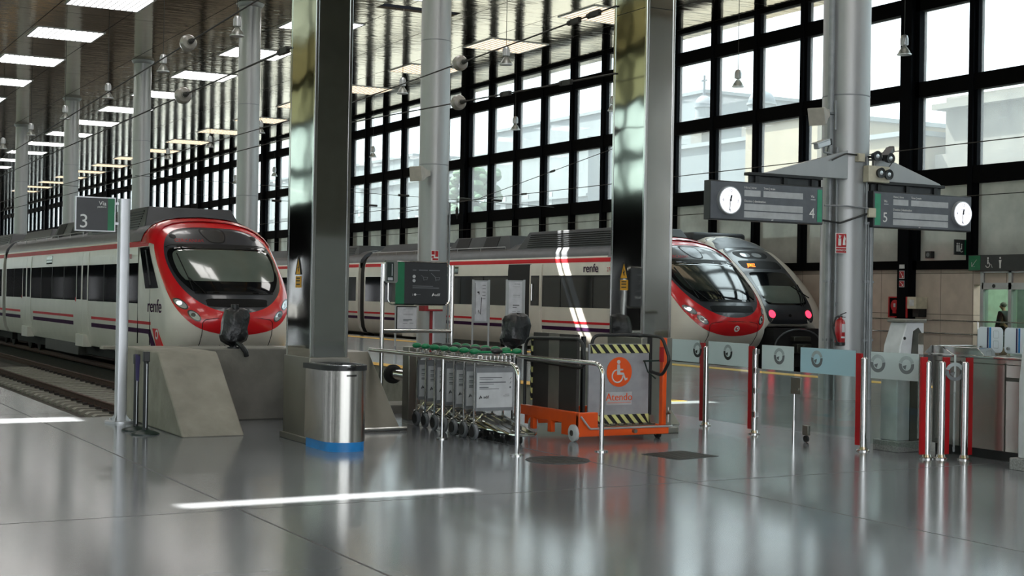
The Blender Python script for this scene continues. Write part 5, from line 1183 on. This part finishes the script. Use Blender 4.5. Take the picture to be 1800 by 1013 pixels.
for yy in (29.95, 28.7): k.cyl((xx, yy, 3.04), (xx-.004, yy, 3.04), .032, n=12); k.prism([(yy-.05, 2.98), (yy+.05, 2.98), (yy+.03, 2.86), (yy+.025, 2.73), (yy-.025, 2.73), (yy-.03, 2.86)], 'x', xx-.004, xx)
obj('pictogram', k, 'txt', t)
# washroom door with a person behind the glass
d = MB()
for y_ in (30.82, 29.74, 26.1): d.box(WX-.02, WX+.2, y_-.06, y_+.06, 0, 2.66)
d.box(WX-.02, WX+.2, 26.1, 30.82, 2.1, 2.3); d.box(WX-.02, WX+.2, 26.1, 30.82, 2.6, 2.66)
dr = struct('door_1', d, 'alu', 'sliding glass washroom door with grey frame', 'door')
k = MB(); k.box(WX+.06, WX+.075, 26.1, 30.82, 0, 2.6); obj('door_pane', k, 'doorglass', dr)
k = MB(); k.cyl((WX-.03, 30.35, 2.2), (WX-.01, 30.35, 2.2), .06, n=16); obj('door_sensor', k, 'black', dr)
k = MB(); k.box(WX+.4, WX+4.2, 25.9, 25.95, 0, 3.0); k.box(WX+.4, WX+4.2, 31.6, 31.65, 0, 3.0); k.box(WX+4.2, WX+4.25, 25.9, 31.65, 0, 3.0); k.box(WX+.36, WX+4.2, 25.9, 31.65, 2.95, 3.0); k.box(WX+.36, WX+4.2, 25.9, 31.65, -.02, .0)
struct('wall_washroom', k, 'interior', 'pale green washroom lobby behind the sliding door', 'wall')
k = MB(); k.box(WX+4.1, WX+4.18, 31.0, 31.55, 0, 2.2); k.box(WX+2.4, WX+2.5, 30.9, 31.58, 0, 2.15); o = obj('door_2', k, 'pipe'); tag(o, 'grey inner door seen through the washroom glass', 'door', None, 'structure')
t = thing('washroom_light', 'small ceiling light inside the washroom lobby', 'ceiling light', (WX+1.6, 29, 2.95)); k = MB(); k.box(WX+1.2, WX+2.0, 27.4, 30.6, 2.9, 2.945); obj('diffuser', k, 'lampsoft', t); k = MB(); k.box(WX+1.15, WX+2.05, 27.3, 30.7, 2.92, 2.95); obj('frame', k, 'alu', t)
# person: head and shoulders above the gate, standing, facing left
px, py = WX+.85, 30.68
t = thing('person', 'person in a dark jacket standing behind the washroom glass, head lowered', 'person', (px, py, 0))
def body(bm_name, verts, edges, radii, m):
    me = bpy.data.meshes.new(bm_name); o = bpy.data.objects.new(bm_name, me); COL.objects.link(o); off = loc_of(t)
    me.from_pydata([tuple(Vector(v)-off) for v in verts], edges, []); me.materials.append(M[m]); o.parent = t
    sk = o.modifiers.new('skin', 'SKIN'); sk.use_smooth_shade = True
    for i, r_ in enumerate(radii): me.skin_vertices[0].data[i].radius = (r_, r_)
    me.skin_vertices[0].data[0].use_root = True
    o.modifiers.new('sub', 'SUBSURF').levels = 2; o.modifiers['sub'].render_levels = 2
    return o
V = [(px, py, .95), (px, py-.01, 1.15), (px, py+.0, 1.35), (px, py+.03, 1.43), (px, py+.06, 1.5), (px, py+.1, 1.56), (px, py+.1, 1.64),
     (px-.2, py, 1.38), (px-.25, py+.03, 1.12), (px-.23, py+.14, .9), (px+.2, py, 1.38), (px+.25, py+.03, 1.12), (px+.23, py+.14, .9),
     (px-.1, py, .88), (px-.11, py+.02, .48), (px-.11, py-.01, .08), (px-.11, py+.13, .04), (px+.1, py, .88), (px+.11, py-.02, .48), (px+.11, py-.05, .08), (px+.11, py+.09, .04)]
E_ = [(0, 1), (1, 2), (2, 3), (3, 4), (4, 5), (5, 6), (2, 7), (7, 8), (8, 9), (2, 10), (10, 11), (11, 12), (0, 13), (13, 14), (14, 15), (15, 16), (0, 17), (17, 18), (18, 19), (19, 20)]
body('body', V, E_, [.15, .15, .14, .06, .055, .085, .08, .075, .055, .04, .075, .055, .04, .1, .065, .045, .035, .1, .065, .045, .035], 'skin')
V2 = [(v[0], v[1], v[2]) for v in V]; body('jacket', [V2[i] for i in (0, 1, 2, 3, 7, 8, 9, 10, 11, 12)], [(0, 1), (1, 2), (2, 3), (2, 4), (4, 5), (5, 6), (2, 7), (7, 8), (8, 9)], [.18, .18, .17, .085, .095, .075, .055, .095, .075, .055], 'suit')
body('trousers', [V2[i] for i in (0, 13, 14, 15, 17, 18, 19)], [(0, 1), (1, 2), (2, 3), (0, 4), (4, 5), (5, 6)], [.17, .12, .085, .07, .12, .085, .07], 'suit')
k = MB(); k.ball((px, py+.06, 1.64), .105, (.95, 1.0, .8), 16); obj('hair', k, 'hair', t)
k = MB(); k.lathe_raw((px, py+.2, 1.58), [(sin(pi*i/6), -cos(pi*i/6)) for i in range(7)], .022, (.8, 1.2, 1.2), 8); obj('nose', k, 'skin', t)
for s_ in (-1, 1): k = MB(); k.ball((px+s_*.085, py+.09, 1.59), .03, (.5, .8, 1), 10); obj('ear', k, 'skin', t); k = MB(); k.ball((px+s_*.035, py+.18, 1.61), .012, (1, .6, .7), 8); obj('eye', k, 'inkblk', t)
# fire cabinet, boxes and signs on the thick post
PY = 33.87
t = thing('fire_cabinet', 'red fire hose cabinet with its door ajar by the dark wall post', 'fire cabinet', (WX-.2, 34.3, 1.2))
k = MB(); k.box(WX-.14, WX+.04, 34.05, 34.62, 1.16, 1.84); obj('case', k, 'mulred', t); k = MB(); k.box(WX-.15, WX-.13, 34.05, 34.65, 1.16, 1.2); k.box(WX-.15, WX-.13, 34.05, 34.65, 1.8, 1.84); k.box(WX-.15, WX-.13, 34.6, 34.65, 1.16, 1.84); obj('red_frame', k, 'red', t)
k = MB(); k.prism([(WX-.15, 34.05), (WX-.35, 33.6), (WX-.33, 33.59), (WX-.13, 34.04)], 'z', 1.16, 1.84); obj('door', k, 'red', t)
k = MB(); k.cyl((WX-.16, 34.34, 1.55), (WX-.1, 34.34, 1.55), .19, n=24); k.box(WX-.2, WX-.14, 34.25, 34.4, 1.3, 1.42); obj('hose_reel', k, 'fire', t); k = MB(); k.box(WX-.19, WX-.16, 34.31, 34.37, 1.5, 1.62); obj('nozzle', k, 'panelw', t)
k = MB(); k.box(WX-.1, WX+.05, 34.2, 34.4, .0, 1.16); obj('feed_pipe', k, 'mulred', t)
t = thing('meter_box', 'cream electrical box right of the red fire cabinet', 'electrical box', (WX-.3, 33.4, 1.5)); k = MB(); k.box(WX-.45, WX+.04, 33.1, 33.5, 1.46, 1.84); obj('case', k, 'cream', t, .01)
k = MB(); k.box(WX-.455, WX-.45, 33.2, 33.4, 1.55, 1.75); obj('label_plate', k, 'panelw', t); k = MB(); k.box(WX-.3, WX+.05, 33.15, 33.4, 1.2, 1.46); obj('cable_duct', k, 'black', t)
for z0, z1, nm, lb, cl in ((2.75, 2.88, 'white_label', 'small white label high on the dark wall post', 'panelw'), (2.42, 2.68, 'fire_sign', 'red and white hose reel sign on the dark wall post', 'red'), (2.15, 2.36, 'fire_sign', 'plain orange red notice below the hose reel sign', 'red')):
    t = thing(nm, lb, 'wall sign', (WX-.31, PY+.05, z0)); k = MB(); k.box(WX-.32, WX-.3, PY-.09, PY+.13, z0, z1); obj('plate', k, 'panelw', t)
    if cl == 'red':
        k = MB(); k.box(WX-.324, WX-.32, PY-.08, PY+.12, z0+.02, z1-.02); obj('red_field', k, 'fire', t)
        k = MB(); k.box(WX-.327, WX-.324, PY-.05, PY+.0, z0+.04, z0+.09); k.beam((WX-.326, PY+.06, z1-.05), (WX-.326, PY-.02, z0+.1), .05, .004); obj('pictogram', k, 'txt', t)
t = thing('wall_speaker', 'small black box on the grey backed glazing', 'wall box', (WX, 32.95, 3.1)); k = MB(); k.box(WX-.1, WX+.06, 32.85, 33.1, 3.08, 3.3); obj('case', k, 'black', t, .01); k = MB(); k.cyl((WX-.105, 32.98, 3.19), (WX-.1, 32.98, 3.19), .07, n=14); obj('cone', k, 'inkgrey', t)
# balustrade before the dado
t = thing('balustrade', 'thin steel balustrade in front of the stone dado', 'balustrade', (WX-.5, 32, 0))
k = MB()
for z in (.72, 1.12): k.cyl((WX-.45, 25.5, z), (WX-.45, 35.6, z), .022, n=10)
obj('handrail', k, 'chrome', t)
for i in range(5): k = MB(); y_ = 35.35-2.4*i; k.cyl((WX-.45, y_, 0), (WX-.45, y_, 1.12), .02, n=10); obj('post', k, 'chrome', t)

# ------------------------------------------------------------------ overhead wires and insulators
def wire(pts, label, r=.012, ins=(), fit=()):
    t = thing('overhead_wire', label, 'overhead wire', pts[0])
    k = MB(); k.tube(pts, r, 6); obj('strand', k, 'wire', t)
    a, b_ = Vector(pts[0]), Vector(pts[1]); d = (b_-a).normalized()
    for f_ in ins:
        p = a.lerp(b_, f_); k = MB(); q = [(.02, -.19), (.05, -.17), (.05, -.12), (.1, -.1), (.13, -.03), (.125, .05), (.09, .11), (.05, .13), (.05, .17), (.02, .19)]
        n = 20; A, B, D, x, y = k.frame(p, p+d); vs = [A+D*h+(x*cos(2*pi*i/n)+y*sin(2*pi*i/n))*r_ for r_, h in q for i in range(n)]
        k.add(vs, [(i*n+j, i*n+(j+1) % n, (i+1)*n+(j+1) % n, (i+1)*n+j) for i in range(len(q)-1) for j in range(n)]); obj('insulator', k, 'insul', t)
        k = MB(); k.cyl(p-d*.32, p-d*.12, .03, .05, n=10); obj('end_fitting', k, 'wire', t)
    for f_ in fit:
        p = a.lerp(b_, f_); k = MB(); k.beam(p-d*.14, p+d*.14, .05, .07); k.cyl(p+d*.14, p+d*.22, .04, n=8); obj('turnbuckle', k, 'wire', t)
    return t
wire([(5.85, 15.69, 5.45), (7.9, 49.64, 5.94), (7.9, 150, 5.94)], 'upper overhead wire with insulator from the mirror column by the bin', ins=(.178,))
wire([(5.69, 15.65, 4.53), (7.9, 49.58, 5.366), (7.9, 150, 5.37)], 'lower overhead wire with insulator from the mirror column by the bin', ins=(.171,), fit=(.008,))
wire([(9.95, 15.3, 5.44), (11.5, 27.81, 5.71), (11.5, 150, 5.85)], 'upper overhead wire with insulator from the mirror column by the lift', ins=(.47,), fit=(.05, .1))
wire([(9.95, 15.3, 4.57), (11.5, 27.79, 5.29), (11.5, 150, 5.35)], 'lower overhead wire with insulator from the mirror column by the lift', ins=(.475,), fit=(.12, .3))
wire([(27.2, 16, 5.72), (27.2, 150, 5.4)], 'long overhead wire above the far red train', .014, fit=(.24,))
wire([(31.2, 24, 4.75), (31.2, 150, 4.95)], 'long overhead wire above the white diesel train', .014)
wire([(26.6, 40, 6.9), (27.2, 52.1, 5.65), (27.2, 60, 5.4)], 'sloping stay wire with small fittings in front of the glazing', .012, fit=(.45,))
wire([(26.9, 75, 7.5), (26.9, 62, 6.6)], 'short stay wire falling before the glazing beyond the second column', .012, fit=(.55,))
t = wire([(14, 56, 6.15), (33.2, 56, 5.75)], 'cross span wire with small insulators before the glazing', .012)
for x in (25.6, 28.6, 30.2): k = MB(); k.cyl((x-.25, 56, 5.93), (x+.25, 56, 5.92), .05, n=10); obj('insulator', k, 'wire', t)
t = wire([(14, 70, 6.6), (33.2, 70, 6.2)], 'farther cross span wire with small insulators before the glazing', .012)
for x in (24.8, 27.2, 30.2): k = MB(); k.cyl((x-.25, 70, 6.36), (x+.25, 70, 6.35), .06, n=10); obj('insulator', k, 'wire', t)
t = wire([(27.2, 54, 5.8), (27.2, 54, 4.9)], 'short vertical drop with a dark clamp on the overhead wire', .012); k = MB(); k.ball((27.2, 54, 5.2), .1, (.7, .7, 2.2), 10); obj('clamp', k, 'wire', t)

# ------------------------------------------------------------------ town beyond the glazing
def building(x, y0, y1, h, m, label, dep=14, rows=0, cols=0, parapet=True, name='building'):
    t = thing(name, label, 'building', (x, (y0+y1)/2, -.3))
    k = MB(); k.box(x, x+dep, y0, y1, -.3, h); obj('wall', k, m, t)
    if parapet: k = MB(); k.box(x-.25, x+dep, y0-.25, y1+.25, h, h+.35); k.box(x-.18, x, y0, y1, h*.68, h*.68+.25); obj('cornice', k, 'bwhite', t)
    for r in range(rows):
        for c in range(cols):
            yc, zc = y0+(y1-y0)*(c+.5)/cols, h*(.3+.5*r/max(1, rows-.5))
            k = MB(); k.box(x-.06, x+.1, yc-.55, yc+.55, zc, zc+1.5); obj('window', k, 'pipe', t)
    return t
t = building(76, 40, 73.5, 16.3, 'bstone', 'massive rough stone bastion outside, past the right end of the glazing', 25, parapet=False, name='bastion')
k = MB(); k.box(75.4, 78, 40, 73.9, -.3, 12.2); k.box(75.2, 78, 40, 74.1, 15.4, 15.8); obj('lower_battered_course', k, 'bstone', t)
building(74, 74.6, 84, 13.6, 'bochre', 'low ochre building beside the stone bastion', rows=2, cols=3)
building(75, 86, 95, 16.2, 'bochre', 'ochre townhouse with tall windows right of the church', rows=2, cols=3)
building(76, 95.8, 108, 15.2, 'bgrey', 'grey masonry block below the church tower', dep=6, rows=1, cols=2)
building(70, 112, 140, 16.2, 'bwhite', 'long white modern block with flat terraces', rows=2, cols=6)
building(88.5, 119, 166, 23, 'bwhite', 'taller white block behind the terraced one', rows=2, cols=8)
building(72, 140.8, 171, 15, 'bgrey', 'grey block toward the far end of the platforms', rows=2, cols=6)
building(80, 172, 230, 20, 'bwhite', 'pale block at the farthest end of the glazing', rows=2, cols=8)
def dome(x, y, zb, r, h, label, drum):
    t = thing('church_tower', label, 'church tower', (x, y, -.3))
    k = MB(); k.box(x-r, x+r, y-r, y+r, -.3, zb); obj('shaft', k, 'bstone', t)
    k = MB(); k.lathe((x, y, 0), [(r*1.1, zb), (r*1.1, zb+.3), (r*.95, zb+.35), (r*.95, zb+drum), (r*1.08, zb+drum+.05), (r*1.08, zb+drum+.25)], 16); obj('drum', k, 'bwhite', t)
    k = MB(); q = zb+drum+.25; k.lathe((x, y, 0), [(r*cos(a), q+h*sin(a)) for a in [R(i*9) for i in range(11)]], 24); obj('dome', k, 'tile', t)
    k = MB(); k.cyl((x, y, q+h), (x, y, q+h+.8), r*.18, r*.12, 10); k.box(x-.08, x+.08, y-.08, y+.08, q+h+.8, q+h+2.0); k.box(x-.08, x+.08, y-.4, y+.4, q+h+1.4, q+h+1.55); obj('lantern_cross', k, 'tile', t)
dome(84.5, 113.7, 19.2, .9, 1.05, 'small domed church belfry with a cross beyond the glazing', 1.3)
dome(91.5, 113.4, 20.0, 1.4, 1.3, 'wider church dome on a pale drum beyond the glazing', 1.3)
t = thing('street_tree', 'green tree outside beyond the glazing between the white blocks', 'tree', (66, 127, -.3))
k = MB(); k.cyl((66, 127, -.3), (66, 127, 8.5), .25, .12, 10); obj('trunk', k, 'bstone', t)
k = MB(); rnd = random.Random(4)
for i in range(130):
    a, b_, r_ = rnd.uniform(0, 6.28), rnd.uniform(-1, 1), rnd.uniform(.6, 2.8); k.ball((66+r_*cos(a)*.8, 127+r_*sin(a), 11+b_*3.2), rnd.uniform(.3, .75), (1, 1, .8), 12)
obj('crown', k, 'leaf', t)

# ------------------------------------------------------------------ lettering curves become meshes
bpy.context.view_layer.update()
dg = bpy.context.evaluated_depsgraph_get()
fonts = [o for o in S.objects if o.type == 'FONT']
done = {}
for o in fonts:
    if o.data.name not in done:
        me = bpy.data.meshes.new_from_object(o.evaluated_get(dg)); me.name = o.name
        if not me.materials: me.materials.append(o.data.materials[0])
        done[o.data.name] = me
for o in fonts:
    nm = o.name; o.name = nm+'_curve'
    n = bpy.data.objects.new(nm, done[o.data.name]); COL.objects.link(n); n.parent = o.parent
    n.location, n.rotation_euler, n.scale = o.location.copy(), o.rotation_euler.copy(), o.scale.copy()
for o in fonts: bpy.data.objects.remove(o)
